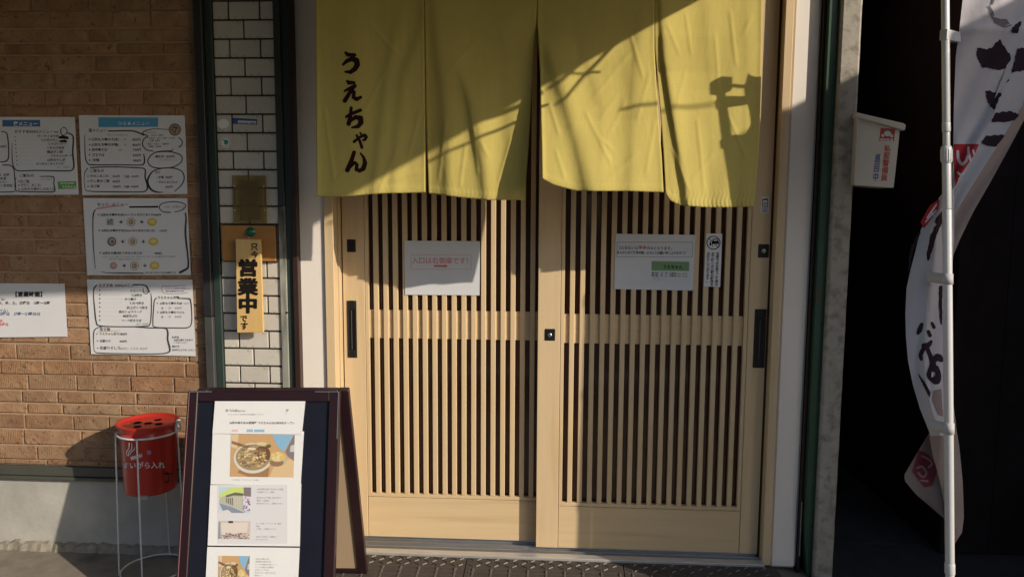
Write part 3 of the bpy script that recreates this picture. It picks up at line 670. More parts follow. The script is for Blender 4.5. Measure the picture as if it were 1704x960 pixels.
for px, py in ((390, 309.5), (438.5, 310.5), (391, 350), (440, 350)):
    q = at(px, py, Yt - .0135); mb = MB(); mb.lathe([(0, .003), (.003, .002), (.0035, 0)], 10, M_steel); o = mb.build('screw', t); o.location = q; o.rotation_euler = (math.pi / 2, 0, 0)
# orange-brown board
t = thing('orange_board', 'blank orange-brown board on the tiles behind the hanging sign', 'board')
a = at(367.5, 375, Yt - .02); b_ = at(459, 435, Yt - .02)
M_or = mat('orange_ply', (.36, .175, .045), .55, var=.08, vscale=6, stretch=(1, 1, 4))
mb = MB(); mb.box(a[0], b_[0], Yt - .018, Yt - .010, b_[2], a[2], .0015, M_or); mb.build('panel', t)
mb = MB(); mb.box(a[0] + .002, b_[0] + .006, Yt - .0095, Yt - .001, b_[2] - .004, a[2] + .002, .0015, M_brown); mb.build('backing', t)
# hanging wooden sign
SP = [(392, 398), (433.5, 398.5), (438, 553), (394.5, 553.5)]
Ys = Yt - .048
t = thing('wooden_sign', 'hanging pale wooden sign board with bold black brush letters, open for business', 'sign')
mb = MB(); fr = [at(*p, Ys) for p in SP]; bk = [q + np.array([0, .012, 0]) for q in fr]
M_pine = mat('pale_pine', (.64, .43, .17), .55, var=.07, vscale=5, stretch=(9, 9, .5))
mb.add(fr + bk, [[0, 1, 2, 3], [7, 6, 5, 4], [0, 4, 5, 1], [1, 5, 6, 2], [2, 6, 7, 3], [3, 7, 4, 0]], M_pine); mb.build('board', t, bevel=.0015)
mp = ymap(Ys); mb = MB(); ang = 0
I_b = ink('lacquer', (.012, .009, .008))
txt(mb, I_b, '只', 423, 404, 12.5, mp, vert=True, bold=.028); txt(mb, I_b, '今', 423.5, 417.5, 12.5, mp, vert=True, bold=.028)
for ch, yy in (('営', 431), ('業', 462.5), ('中', 492)): txt(mb, I_b, ch, 412.5, yy, 29.5, mp, vert=True, bold=.055, sx=1.13)
txt(mb, I_b, 'で', 405.5, 523.5, 12.5, mp, vert=True, bold=.028); txt(mb, I_b, 'す', 406.5, 535.5, 13.5, mp, vert=True, bold=.028)
mb.build('lettering', t)
mb = MB(); q = at(413, 393, Ys); mb.tube([(q[0], Ys + .006, q[2] - .018), (q[0], Ys + .004, q[2] - .004), (q[0] - .004, Ys + .014, q[2] + .002), (q[0], Ys + .030, q[2] + .006)], .0016, 8, M_steel); mb.build('hook', t)
t = thing('green_clip', 'small green plastic sucker hook holding the wooden sign', 'hook')
gm = mat('green_plastic', (.02, .14, .08), .3); q = at(412, 388, Ys)
mb = MB(); mb.lathe([(.019, 0), (.017, .003), (.007, .006), (.005, .016), (0, .018)], 20, gm); o = mb.build('sucker', t); o.location = (q[0], Yt - .019, q[2] + .004); o.rotation_euler = (math.pi / 2, 0, 0)
mb = MB(); mb.box(q[0] - .018, q[0] + .022, Ys + .018, Ys + .022, q[2] - .008, q[2] + .0, .001, gm); mb.build('lever', t)

# ================================================================== MENU SHEETS ON THE BRICKS
Ym = -.0125
mpm = ymap(Ym)
def rows(mb, L, m=I_blk, mp=mpm, ang=0.0, bold=.012):
    for (s, x, y, h, *r) in L: txt(mb, r[0] if r else m, s, x, y, h, mp, ang, bold=bold, o=.0010)
def loop(mb, pts, r=.9, k=7, closed=False, mp=mpm, m=None): pen(mb, m or ink('marker', (.05, .055, .07)), smooth_loop([p if len(p) > 2 else (*p, r) for p in pts], k, closed), r, mp, .0007)
def dot(mb, m, cx, cy, rx, ry=None, mp=mpm, o=.0007, n=14): poly(mb, m, disc(cx, cy, rx, ry or rx, n), mp, o)
# 1 night menu (left edge of the frame)
t = sheet('menu_sheet', 'laminated night menu with a dark blue header, cut off at the left edge', 'menu', [(-62, 195), (124.5, 195), (131, 324), (-58, 325)], mpm, m=M_paper)
mb = MB(); poly(mb, I_dblue if 0 else ink('header_blue', (.06, .16, .34)), [(4, 200), (66.5, 200), (67, 211), (4, 211)], mpm); txt(mb, I_wht, '夜メニュー', 22, 209.5, 8.6, mpm, bold=.02, o=.001, sx=.95)
rows(mb, [('おすすめ500Gメニュー', 24, 221.5, 6.2), ('ザーサイ冷や奴', 62, 229, 5.2), ('つけ揚げだし', 67, 235.5, 5.2), ('じゃがバター', 80, 241.5, 5), ('つまみの枝豆', 77, 248, 5), ('鶏皮ポン酢', 78, 255, 5.4), ('いもちゃんポーテ', 84, 261, 4.6), ('山形冷やし奴', 78, 268.5, 5.2), ('おつまみごぼうサラダ', 60, 274.5, 4.6), ('各々 300円～', 95, 280, 3.8, I_gry), ('ご飯もの', 32, 294.5, 6.2), ('白ご飯', 33, 304, 5.4), ('きのこ おこわ', 34, 310, 5.2), ('山形もち鴨めしのおこわ', 35, 316.5, 5.2), ('各々 500円～', 68, 299.5, 3.6, I_gry)])
for i, yy in enumerate((228, 234.5, 241, 247.5, 254, 260.5, 267.5, 274)): dot(mb, I_blk, 25 + i * .5, yy, 1.0); rect(mb, ink('faint', (.62, .62, .66)), 32, yy - 1.2, 56, yy + .6, mpm)
for yy in (302, 308.5, 315): dot(mb, I_blk, 31.5, yy, 1.1)
loop(mb, [(90, 220, .8), (97, 220, .8)]); loop(mb, [(111, 221), (120, 225, 1.1), (122, 233, 1.3), (121, 255, 1.3), (123, 275, 1.3), (120, 283, 1.1), (110, 284.5, 1), (60, 284), (32, 284.5), (24, 280), (20.5, 268, .8), (20, 250, .6), (20, 238, .3)])
loop(mb, [(66, 294, .6), (86, 294, .9), (90, 297), (89.5, 306), (91.5, 316, 1), (87, 319.5, 1), (60, 319.5), (30, 318.5), (25.5, 314), (25, 302, .7), (27, 296, .5)])
loop(mb, [(2, 219, .8), (10, 221), (13, 230, 1), (14.5, 255, 1), (12, 267, 1.1), (0, 270), (-30, 270)]); loop(mb, [(4, 275), (17, 275.5), (23, 282), (24.5, 296, .9), (26, 312)])
loop(mb, [(-50, 219), (-54, 240), (-52, 268), (-30, 270)]); loop(mb, [(-54, 276), (-56, 300), (-53, 319), (0, 320), (25, 319)])
loop(mb, [(102, 214, .9), (101, 220), (104, 225, .7), (109, 224, .6), (111.5, 219, .6), (109, 213.5, .7), (104, 212.5, .9)], k=5)
poly(mb, I_blk, [(97, 228), (104, 225.5), (113, 227.5), (115, 231), (112, 232), (98, 231)], mpm); poly(mb, I_blk, [(98, 234), (108, 232.5), (112, 235), (111, 237.5), (100, 237)], mpm)
rows(mb, [('ビール 550円', -20, 246, 5), ('ソフトドリンク', -38, 285, 5), ('ハイボール 各種', -22, 293, 5), ('日本酒', -5, 299, 5), ('梅干しサワー', -17, 305.5, 5), ('ウーロン杯焼酎', -14, 311, 5)])
poly(mb, ink('label_green', (.12, .36, .09)), [(96, 302.5), (126.5, 302), (127, 314), (97, 315)], mpm); txt(mb, I_wht, 'うえちゃん', 102.5, 312.5, 4.6, mpm, bold=.03, o=.001); txt(mb, I_wht, '山形の味そば居酒屋', 100, 306.2, 2.6, mpm, bold=.03, o=.001)
mb.build('print', t)
# 2 lunch menu
t = sheet('menu_sheet', 'laminated lunch menu with a light blue header, top right of the menus', 'menu', [(131, 192), (307.5, 192.5), (312, 323), (137, 325)], mpm, m=M_paper)
mb = MB(); poly(mb, ink('header_sky', (.08, .30, .52)), [(163.5, 195.5), (263, 196), (263, 211.5), (164, 212)], mpm); txt(mb, I_wht, 'ひる★メニュー', 196, 208.5, 7.6, mpm, bold=.0, o=.001)
rows(mb, [('温メニュー', 147, 219.5, 6.2), ('そば・うどんを選べます', 178, 226, 3.2, I_gry), ('山形もち鴨のそば', 152, 234.2, 5.4), ('850円', 220.5, 234.5, 5.2), ('温 ・ 冷', 194, 234, 4, I_gry), ('山形もち鴨の冷麺', 152, 243, 5.4), ('850円', 220.5, 243.5, 5.2), ('温 ・ 冷', 194, 243, 4, I_gry), ('肉中華そば', 152.5, 251.3, 5.2), ('700円', 221, 251.5, 5.2), ('（冷）', 194, 251.5, 4, I_gry), ('ざるそば', 153, 260, 5.2), ('650円', 221, 260.5, 5.2), ('冷麺', 154, 269, 5.6), ('900円', 221.5, 269.5, 5.2),
  ('ご飯もの', 149.5, 286.5, 6), ('きのこおこわ', 149.5, 295, 5.2), ('350円', 187, 295.5, 4.8), ('大盛 +100円', 206, 295.5, 4.4), ('だし巻きご飯', 150, 303.3, 5.4), ('400円', 187, 304, 4.8), ('白ご飯', 150.5, 312, 5.2), ('200円', 188, 312.5, 4.8), ('大盛 +100円', 206, 312.5, 4.4),
  ('トッピング', 242, 222, 3.4), ('・天ぷら 100円', 248, 226.8, 3.4), ('・天かす・のり・ねぎ・わかめ', 244, 231.5, 3.4), ('・山菜 150円', 246, 235.5, 3.4), ('・温玉・きのこ 一品80円', 242, 241, 3.4), ('・肉増し 200円', 244, 245.4, 3.4), ('・鶏天丼 1050円', 253, 262.5, 5), ('（ミニそばとセット）', 262, 267.5, 3.4, I_gry), ('定食', 258, 288.5, 4.6), ('・冷麺 350円', 258, 297, 4.8), ('・きのこおこわ小', 259, 305, 4.6), ('600円', 275, 313, 4.8)])
for yy in (232.5, 241, 249.5, 258, 267): dot(mb, I_blk, 149, yy, 1.1)
for yy in (293.5, 302, 310.5): dot(mb, I_blk, 146.5, yy, 1.1)
loop(mb, [(180, 218.5, 1), (215, 218, 1.1), (226, 219.5, 1.2), (234, 222.5, 1.2), (240, 226, .9)]); loop(mb, [(239, 256, .8), (240.5, 266, 1.2), (239, 273, 1.2), (232, 275), (200, 274.5), (155, 274.5), (146, 272), (142, 262, .8), (141, 240, .6), (141, 225, .4)])
loop(mb, [(150, 279), (190, 278), (228, 279.5), (241, 282, 1), (241.5, 295, 1.3), (245, 308, 1.4), (244, 316, 1.2), (235, 319.5), (190, 319.5), (150, 318.5, .7), (142, 315, .5), (140, 300, .5), (141, 288, .6), (146, 280, .8)])
loop(mb, [(281, 216, .5), (255, 215, .6), (240, 219), (238, 223), (246, 227), (240, 231), (237, 240), (243, 249), (256, 252, .6)]); loop(mb, [(297, 229), (303, 235), (302, 242), (297, 245)]); loop(mb, [(288, 247, .4), (286, 251, .8), (270, 252), (258, 254)])
loop(mb, [(258, 254), (250, 260), (246, 268), (250, 276), (262, 280, .9), (285, 279, .8), (298, 273), (303, 266), (300, 258), (285, 253), (270, 252.5), (258, 254)]); loop(mb, [(290, 319, .6), (302, 308), (306.5, 296, 1), (302, 285, .9), (288, 280), (270, 280.5, .7), (255, 285, 1), (247, 296, 1.5), (246, 306, 1.8), (252, 316, 1.7), (262, 320, 1.1), (272, 320, .5)])
for i, (c, r) in enumerate(((ink('bowl_rim', (.16, .14, .13)), 10.3), (ink('bowl_in', (.28, .24, .21)), 8.3), (I_brn, 5.5))): dot(mb, c, 291, 216, r, mp=mpm, o=.0009 + i * .0003, n=22)
for i in range(9): dot(mb, ink('crumb', (.42, .36, .30)), 291 + random.uniform(-4.5, 4.5), 216 + random.uniform(-4.5, 4.5), 1.3, mp=mpm, o=.0019 + i * .00005, n=7)
mb.build('print', t)
# 3 set menu
t = sheet('menu_sheet', 'laminated set menu with rows of round dish pictures joined by plus signs', 'menu', [(138, 330), (311.5, 330), (317.5, 457.5), (145, 458)], mpm, m=M_paper)
mb = MB(); rows(mb, [('セット メニュー', 161, 343, 7)]); poly(mb, I_pink, [(160, 346.5), (188, 341.5), (209, 341), (190, 344.5), (160, 349)], mpm)
pen(mb, I_blk, [(215, 344.7, 1.3), (263.5, 344.2, 1.5)], 1, mpm); loop(mb, [(284, 353.5, 1), (272, 352.5), (265.5, 347), (267, 341), (276, 337), (294, 336), (307, 339.5), (308.5, 344.5), (302, 350), (290, 353, .6)], .8)
txt(mb, I_gry, '￥50 お得だよ', 272, 346.5, 5.4, mpm, bold=.01, o=.001)
for i, (s, p, y, xo) in enumerate((('山形もち鴨のそば(ハーフ)＋きのこおこわ', '980円', 359.2, 0), ('山形もち鴨のそば(もんぺ)＋きのこおこわ', '1150円', 385.5, 1.5), ('山形もち鴨冷麺＋きのこおこわ', '980円', 423, 3))):
    dot(mb, I_blk, 163.5 + xo, y - 2, 1.2); txt(mb, I_blk, s, 167 + xo, y, 4.75, mpm, bold=.02, o=.001); txt(mb, I_blk, p, (256, 265, 257)[i], y + .2, 4.6, mpm, bold=.01, o=.001)
txt(mb, I_gry, 'そば・うどん・温冷・どちらか選べます（冷たいの）きのこおこわ大盛りはプラス100円で', 171, 428.3, 3.0, mpm, o=.001, bold=.02); txt(mb, I_gry, 'できます。お気軽にお申し付けください', 181, 432.6, 3.0, mpm, o=.001, bold=.02); txt(mb, I_blk, 'きのこおこわはなくなり次第終了です', 241, 454.8, 3.1, mpm, o=.001, bold=.02)
for i, yy in enumerate((369.5, 402, 442)):
    x0_ = 183 + i * 3
    if i == 0: poly(mb, ink('soba_grey', (.35, .36, .37)), [(177.5, 364), (189, 364.5), (189, 375), (178, 375)], mpm); [dot(mb, ink('soba_dk', (.16, .16, .17)), 183 + random.uniform(-4, 4), 369 + random.uniform(-4, 3), 1.3, mp=mpm, o=.0010 + k * .0001, n=7) for k in range(9)]
    else: dot(mb, (None, ink('rim1', (.14, .13, .13)), ink('rim2', (.3, .2, .17)))[i], x0_, yy, (0, 7.6, 5.8)[i], n=22); dot(mb, (None, ink('in1', (.34, .31, .29)), ink('in2', (.5, .36, .32)))[i], x0_ + .5, yy - .3, (0, 5.4, 4.3)[i], o=.001); dot(mb, (None, I_brn, I_pink)[i], x0_ + 1, yy + .3, 2.4, o=.0013)
    xb = 218 + i * 2.8; dot(mb, ink('ring', (.20, .17, .14)), xb, yy, 7.3, n=22); dot(mb, ink('ring_in', (.6, .58, .55)), xb, yy, 6.4, o=.001, n=22); dot(mb, ink('okowa', (.30, .20, .13)), xb, yy, 4.4, o=.0013, n=18); dot(mb, ink('ok2', (.48, .36, .26)), xb - .6, yy - .4, 2.2, o=.0016, n=10)
    xy = 253 + i * 2; dot(mb, ink('gold_dish', (.52, .42, .12)), xy, yy, 8.2, 6.8, n=22); dot(mb, ink('gold_in', (.66, .55, .20)), xy + .5, yy - .5, 5, 3.6, o=.001, n=18)
    for xp in (201.5 + i * 2.6, 236 + i * 2.6): pen(mb, I_blk, [(xp - 3, yy), (xp + 3, yy)], .7, mpm, .0008); pen(mb, I_blk, [(xp, yy - 3), (xp, yy + 3)], .7, mpm, .0011)
loop(mb, [(159, 349, .8), (155.5, 356, 1.1), (154.5, 370, .9), (155, 400, .8), (157, 430, .6), (159, 447, .4)]); loop(mb, [(168, 452, .4), (180, 454, .7), (210, 454.5, 1), (239, 454.6, .8)]); loop(mb, [(298, 454, 2), (306, 450, 2), (313, 444, 1.6), (312.5, 425, 1.4), (310, 405, 1.6), (308.5, 385, 1.6), (309.5, 365, 1.3), (308.5, 354, 1.2)])
mb.build('print', t)
# 4 evening recommendations
t = sheet('menu_sheet', 'lowest laminated menu on the bricks, half in sunlight, listing snack dishes', 'menu', [(144.5, 465), (320, 465.5), (326, 592.5), (151.5, 589)], mpm, m=M_paper)
mb = MB(); rows(mb, [('おすすめ 500Gメニュー', 164, 477, 6), ('スモックハム', 216, 485.8, 5), ('てば焼き', 217.5, 493, 4.8), ('かつ煮げ', 207.5, 499.5, 4.8), ('てのべ焼き', 215, 506.3, 5), ('砂上げくべ焼き', 211, 513.8, 5), ('豚のショウバーグ', 198, 520.5, 4.8), ('納豆天ぷら', 205, 527.5, 4.8), ('つーべ焼きそば', 202, 535, 4.8), ('各々 700円～', 227, 540.5, 3.8, I_gry),
  ('うえちゃん冷麺', 262, 497, 5.2), ('山形もち鴨のそば', 266, 506.3, 4.6), ('大盛 +100円', 297, 506, 3, I_gry), ('温 ・ 冷   850円', 268, 514, 4.2, I_gry), ('山形もち鴨のうどん', 266, 521.3, 4.6), ('温 ・ 冷   850円', 268, 528.5, 4.2, I_gry),
  ('定食物', 166, 550, 5.8), ('うえちゃん定食', 165, 557, 4.8, I_brn), ('980円', 199, 557.5, 4.6), ('日替わり', 165.5, 569, 4.8), ('900円', 199, 569.5, 4.6), ('花盛りそして', 166, 581, 5.8), ('950円～ 人それ おかず', 199, 581.5, 4.4, I_gry), ('お弁当', 286, 562.5, 4), ('お持ち帰りできます', 289, 567, 3.6), ('ご予約承ります', 289, 571, 3.2, I_gry), ('電話番号', 286, 577.5, 3.2), ('お気軽にどうぞ よろしく', 286, 583.5, 3.6)])
for yy in (483, 490.5, 497, 504, 511, 518.5, 525.5, 532.5): dot(mb, I_blk, 166, yy, 1.2); rect(mb, ink('faint', None), 172, yy - 1.2, 205, yy + .5, mpm)
for x_, yy in ((161.5, 555.5), (162, 567), (162.5, 579), (262, 504.5), (262.5, 519.5)): dot(mb, I_blk, x_, yy, 1.0)
txt(mb, ink('violet', (.22, .18, .30)), '※メニューは仕入れ状況により', 275, 481, 3.1, mpm, bold=.02, o=.001); txt(mb, ink('violet', None), '変わる場合があります', 276, 485.6, 3.1, mpm, bold=.02, o=.001); loop(mb, [(311, 475, .3), (280, 476.5, .4), (270.5, 476.5, .4), (272.5, 487.5, .4), (300, 488.5, .4), (313, 487, .4)], .4, m=ink('violet', None))
loop(mb, [(162, 474), (157, 479, 1.2), (155.5, 490), (157.5, 515, 1.2), (160, 535, 1.2), (166, 542, 1.1), (200, 543.5), (240, 543, 1), (249, 540), (251.5, 525), (252, 500), (251, 488, .5)]); loop(mb, [(221, 473.5, .9), (238, 474, 1.1), (244, 477, 1.4), (248.5, 486.5, 1.5)]); loop(mb, [(238.5, 479, .6), (238.5, 486, .6), (243, 489, .6), (247, 486, .6)], .6)
loop(mb, [(261, 495.5), (257, 500), (255.5, 515), (254.5, 535), (258, 544, .8), (290, 545.5), (312, 545), (318.5, 538), (319, 520), (317, 500, 1.2), (313, 497, 1.1), (298, 496.5, .8)])
loop(mb, [(170, 543.5, .6), (158, 548), (155.5, 560), (156, 575, .6), (158, 585, .6), (170, 587.5), (220, 588.5), (265, 588.5, .9), (280, 586, 1.1), (282.5, 580, 1.5), (279, 565, 1.5), (279, 552, 1.5), (274, 546, 1), (250, 545.5), (225, 544, .7)])
loop(mb, [(163, 478.5, .4), (200, 476, .5), (214, 475, .3)], m=I_pink); loop(mb, [(162, 551.5, .4), (180, 551, .5), (200, 550, .3)], m=I_tan)
mb.build('print', t)
# 5 opening hours
t = sheet('hours_sheet', 'plain laminated opening hours notice at the far left, below the night menu', 'notice', [(-70, 471), (107.5, 472), (112.5, 560), (-66, 562)], mpm, m=M_paper)
mb = MB(); txt(mb, I_blk, '【営業時間】', 20, 493, 9.1, mpm, bold=.035, o=.001); mp_ = mpm
rows(mb, [('ランチタイム：', -26, 499.5, 5.5), ('月、火、木、金、土、日曜日　11時～15時', -27, 506.3, 5.9), ('居酒屋タイム：', -24, 518.2, 5.8, I_dblue), ('金、土、日曜日　17時～21時30分', -28.5, 524.6, 6.4, I_dblue), ('定休日：', -12, 536, 5.4, I_red), ('水曜日', -2, 541.8, 5.4, I_red)], bold=.02)
mb.build('print', t)

# ================================================================== NOTICES ON THE DOORS
mpd = ymap(.084); I_r2 = ink('soft_red', (.60, .16, .14))
t = sheet('door_notice', 'white notice with one line of red letters and a red arrow, on the left door', 'notice', [(673, 400.5), (799, 401.5), (798, 491.5), (674, 490.5)], mpd, m=M_paper)
mb = MB(); txt(mb, I_r2, '入口は右側扉です！', 685, 437.5, 11.3, mpd, .006, bold=.005, o=.001); pen(mb, I_r2, [(722, 442.5), (741, 442.8)], 1.6, mpd); poly(mb, I_r2, [(740, 439.8), (745.5, 442.8), (740, 445.6)], mpd, .0009)
frame_line(mb, ink('fine_line', (.5, .38, .42)), 684, 424, 784, 448, .35, mpd); mb.build('print', t)
mpe = ymap(.039)
t = sheet('door_notice', 'white notice with a boxed message and a green name box, on the right door', 'notice', [(1024.5, 389), (1157, 391), (1153.5, 483.5), (1022, 481)], mpe, m=M_paper)
mb = MB(); frame_line(mb, I_gry, 1027, 403, 1152, 427.5, .4, mpe); L0 = '【お支払いは'; n = txt(mb, I_blk, L0, 1027, 414.5, 6.3, mpe, .012, bold=.0, o=.001, sx=.93)
txt(mb, I_r2, '現金', 1027 + n * 6.3 * .93, 414.8, 6.9, mpe, .012, bold=.02, o=.001); txt(mb, I_blk, 'のみとなります。', 1027 + n * 6.3 * .93 + 14, 415, 6.1, mpe, .012, o=.001, sx=.93)
txt(mb, I_blk, 'あらかじめご了承の程、よろしくお願い申し上げます！】', 1026.5, 422, 5.4, mpe, .012, o=.001, bold=.01, sx=.83)
poly(mb, ink('name_green', (.17, .31, .16)), [(1084.5, 434.5), (1147, 435.5), (1146.5, 451), (1084, 450)], mpe); txt(mb, I_blk, 'うえちゃん', 1103, 446.2, 6.4, mpe, .012, bold=.03, o=.001)
rows(mb, [('昼の部　月、金、土曜日', 1084.5, 455.6, 3.7), ('11:00～15:00', 1124, 456.6, 3.6, I_grn), ('夜の部　金、土、日曜日', 1084, 459.8, 3.7), ('17:00～21:30', 1124, 460.8, 3.6, I_grn), ('TEL 0123', 1086, 463.6, 2.8, I_gry), ('ご来店お待ちしています', 1086, 467, 2.4, I_lgry)], mp=mpe, ang=.012)
mb.build('print', t)
t = sheet('notice_sticker', 'tall narrow white sticker with a crossed-out car emblem on the right door', 'sticker', [(1175, 388.5), (1202, 389), (1198.5, 477.5), (1171, 476.5)], mpe, m=mat('white_sheet', (.74, .75, .78), .4))
mb = MB(); pen(mb, I_blk, smooth_loop(disc(1187.3, 404, 11, 10.8, 12), 3, True), .75, mpe)
pen(mb, I_blk, [(1179.5, 396.5), (1195, 411.5)], .6, mpe, .0012)
poly(mb, I_blk, [(1184.5, 402.3), (1185.5, 401), (1186, 398), (1187.5, 397), (1193, 397), (1194.5, 398), (1195.5, 401), (1196.5, 402.3), (1196.5, 407), (1194.5, 407), (1194.5, 405.8), (1187, 405.8), (1187, 407), (1184.5, 407)], mpe); poly(mb, I_wht, [(1187.2, 400.8), (1187.7, 398.5), (1193, 398.5), (1193.8, 400.8)], mpe, .0011); poly(mb, I_blk, [(1180.8, 409), (1180.6, 405.5), (1181.4, 403.8), (1181.4, 401.6), (1182.8, 401.6), (1182.8, 403.8), (1183.8, 405.5), (1183.6, 409)], mpe); poly(mb, I_blk, [(1184.5, 409.2), (1187, 409), (1186.8, 410.6), (1184.8, 410.6)], mpe)
for s, x_, sl in (('当店ではお車でご来店の', 1194.2, .038), ('お客様への酒類の販売を', 1186.5, .038), ('お断りしております。', 1179, .038)): txt(mb, I_blk, s, x_, 419.5, 5.2, mpe, vert=True, bold=.02, o=.001, slant=sl, pitch=.985, sx=1.1)
mb.build('print', t)
t = sheet('icon_sticker', 'tiny white sticker with a square icon high on the right door frame stile', 'sticker', [(1267, 328), (1280, 328.5), (1279, 355), (1266, 354.5)], mpe, m=mat('white_sheet', None))
mb = MB(); frame_line(mb, I_blk, 1268.8, 332.5, 1277.6, 344, .55, mpe); pen(mb, I_blk, [(1269, 332), (1277.6, 331)], .8, mpe, .0009); txt(mb, I_blk, '防', 1270.2, 342, 6.4, mpe, o=.001, bold=.0); txt(mb, I_dblue, '防犯中', 1267.8, 349, 3.4, mpe, o=.001, bold=.02); txt(mb, I_dblue, '録画中', 1267.6, 353, 3.4, mpe, o=.001, bold=.02); mb.build('print', t)

# ================================================================== SECURITY BOX
t = thing('wall_box', 'off-white slant-lidded box with red and blue lettering fixed beside the concrete pillar', 'box')
Yb = -.085; mpb = ymap(Yb); M_cr = mat('cream_enamel', (.60, .55, .48), .45, var=.06, vscale=5)
def pxprism(P, y0, y1, m, name, par, bev=.002):
    mb = MB(); f = [at(*p, y0) for p in P]; n = len(P); mb.add(f + [q + np.array([0, y1 - y0, 0]) for q in f], [list(range(n)), list(range(2 * n - 1, n - 1, -1))] + [[i, (i + 1) % n, n + (i + 1) % n, n + i] for i in range(n)], m); return mb.build(name, par, bevel=bev)
pxprism([(1427, 196), (1498, 215), (1487.5, 313), (1421, 308.5)], Yb, Yb + .13, M_cr, 'body', t)
pxprism([(1426.5, 187.5), (1504, 205.5), (1508, 208.5), (1506, 217.5), (1427, 195.5)], Yb - .012, Yb + .14, M_cr, 'lid', t)
mb = MB(); poly(mb, ink('sticker_red', (.48, .07, .06)), [(1465.5, 213.5), (1490, 214.5), (1487.5, 236), (1463, 235)], mpb); dot(mb, ink('hair', (.1, .14, .2)), 1477.5, 219.5, 6.2, 3.6, mp=mpb, o=.001); dot(mb, ink('skin', (.6, .6, .6)), 1477, 222.5, 6, 4.6, mp=mpb, o=.0013, n=18); dot(mb, ink('skin', None), 1469, 226, 2.6, mp=mpb, o=.001); dot(mb, ink('skin', None), 1484, 226.6, 2.8, mp=mpb, o=.001); txt(mb, I_wht, '特別警戒', 1464.5, 235, 5.5, mpb, .03, bold=.02, o=.001)
for s, x_, y_, h, m_ in (('私服警備員', 1477.5, 241, 12.4, I_red), ('巡回中', 1461.5, 255.5, 16, I_blue)):
    txt(mb, ink('deep_blue', (.05, .12, .42)) if m_ is I_blue else ink('sign_red', (.50, .06, .05)), s, x_, y_, h * .98, mpb, vert=True, bold=.012, o=.001, slant=.11, sx=.95 if m_ is I_red else .62)
mb.build('lettering', t)

# ================================================================== SMOKERS' BIN
BC = np.array([(X(191, 697, -.155) + X(301, 697, -.155)) / 2, -.155])
zr = Z(250, 716, -.172 - .10)            # rim height
zb_ = Z(245, 833, -.172 - .11)
t = thing('cigarette_bucket', 'red metal ashtray bucket with holes in its lid and white lettering', 'ashtray')
M_red = mat('red_enamel', (.43, .024, .017), .36, var=.06, vscale=5, coat=.3)
rb = .091
def brad(z): return rb + (.103 - rb) * (z - zb_) / (zr - zb_)
mb = MB(); mb.lathe([(0, zb_ + .002), (rb - .004, zb_ + .002), (rb, zb_), (rb + .002, zb_ + .006), (brad(zr - .052), zr - .052), (brad(zr - .05) + .0025, zr - .050), (brad(zr - .046) + .0025, zr - .046), (brad(zr - .044), zr - .044), (brad(zr - .012), zr - .012)], 56, M_red, (BC[0], BC[1], 0)); mb.build('body', t)
zl_ = zr
mb = MB(); mb.lathe([(.104, zl_ - .022), (.107, zl_ - .012), (.1125, zl_ - .004), (.1135, zl_), (.1118, zl_ + .0025), (.108, zl_ + .001), (.104, zl_ - .006), (.099, zl_ - .009), (0, zl_ - .009)], 56, M_red, (BC[0], BC[1], 0)); lid = mb.build('lid', t)
mb = MB()
for (px, py, a) in ((0, .002, 1.0), (-.045, .008, 1.), (.045, -.004, 1.), (.014, .050, 1), (-.016, -.046, 1)):
    n = 18; mb.add([(BC[0] + px + .0145 * math.cos(2 * math.pi * i / n), BC[1] + py + .0145 * math.sin(2 * math.pi * i / n), zl_ - .0080 + .0001 * px) for i in range(n)], [list(range(n))], mat('hole_dark', (.008, .005, .005), .95, spec=.05))
mb.build('hole', lid)['kind'] = 'stuff'
# lettering wrapped on the body
def mcyl(px, py, o=0.0):
    d = ray(px, py)
    for _ in range(1):
        R_ = .10 + o; ox, oy = CW[0] - BC[0], CW[1] - BC[1]; A = d[0] ** 2 + d[1] ** 2; Bq = 2 * (ox * d[0] + oy * d[1]); Cq = ox * ox + oy * oy
        tt = (-Bq) / (2 * A); z = CW[2] + tt * d[2]
        for _k in range(3):
            R_ = brad(z) + .0005 + o; disc_ = Bq * Bq - 4 * A * (Cq - R_ * R_); tt = (-Bq - math.sqrt(max(disc_, 0))) / (2 * A); z = CW[2] + tt * d[2]
    return CW + tt * d
I_bw = ink('bin_white', (.62, .60, .62)); zz = lambda x, y: (180 + x / 4.8, 660 + y / 4.8)
mb = MB(); x0_, y0_ = 204, 780.5
txt(mb, I_bw, 'すいがら入れ', 203.3, 778.5, 11.6, mcyl, -.012, bold=.022, o=.0006)
for st in ([(152, 470, 4), (148, 440, 4), (165, 410, 4), (168, 370, 3)], [(162, 470, 4), (165, 440, 4), (185, 420, 4), (190, 385, 3), (186, 370, 2)], [(172, 462, 3), (185, 440, 4), (208, 420, 4), (212, 400, 2)]): paint(mb, I_bw, [smooth_loop(st, 4)], 2.0, mcyl, .0006, zz)
paint(mb, I_bw, [('P', [(176, 480), (236, 462), (242, 490), (184, 506)])], 3, mcyl, .0006, zz); paint(mb, I_bw, [('P', [(243, 458), (256, 455), (262, 484), (249, 488)])], 3, mcyl, .0006, zz); paint(mb, I_bw, [('P', [(262, 452), (268, 450), (274, 480), (268, 483)])], 3, mcyl, .0006, zz)
paint(mb, ink('bin_dot', (.38, .20, .30)), [[(326, 443, 19), (326, 444, 19)]], 4, mcyl, .0006, zz); txt(mb, I_bw, '防火用', 233, 826, 4.2, mcyl, bold=.02); txt(mb, I_bw, '吸殻専用', 230.5, 830.5, 3.6, mcyl, bold=.02)
mb.build('lettering', t)
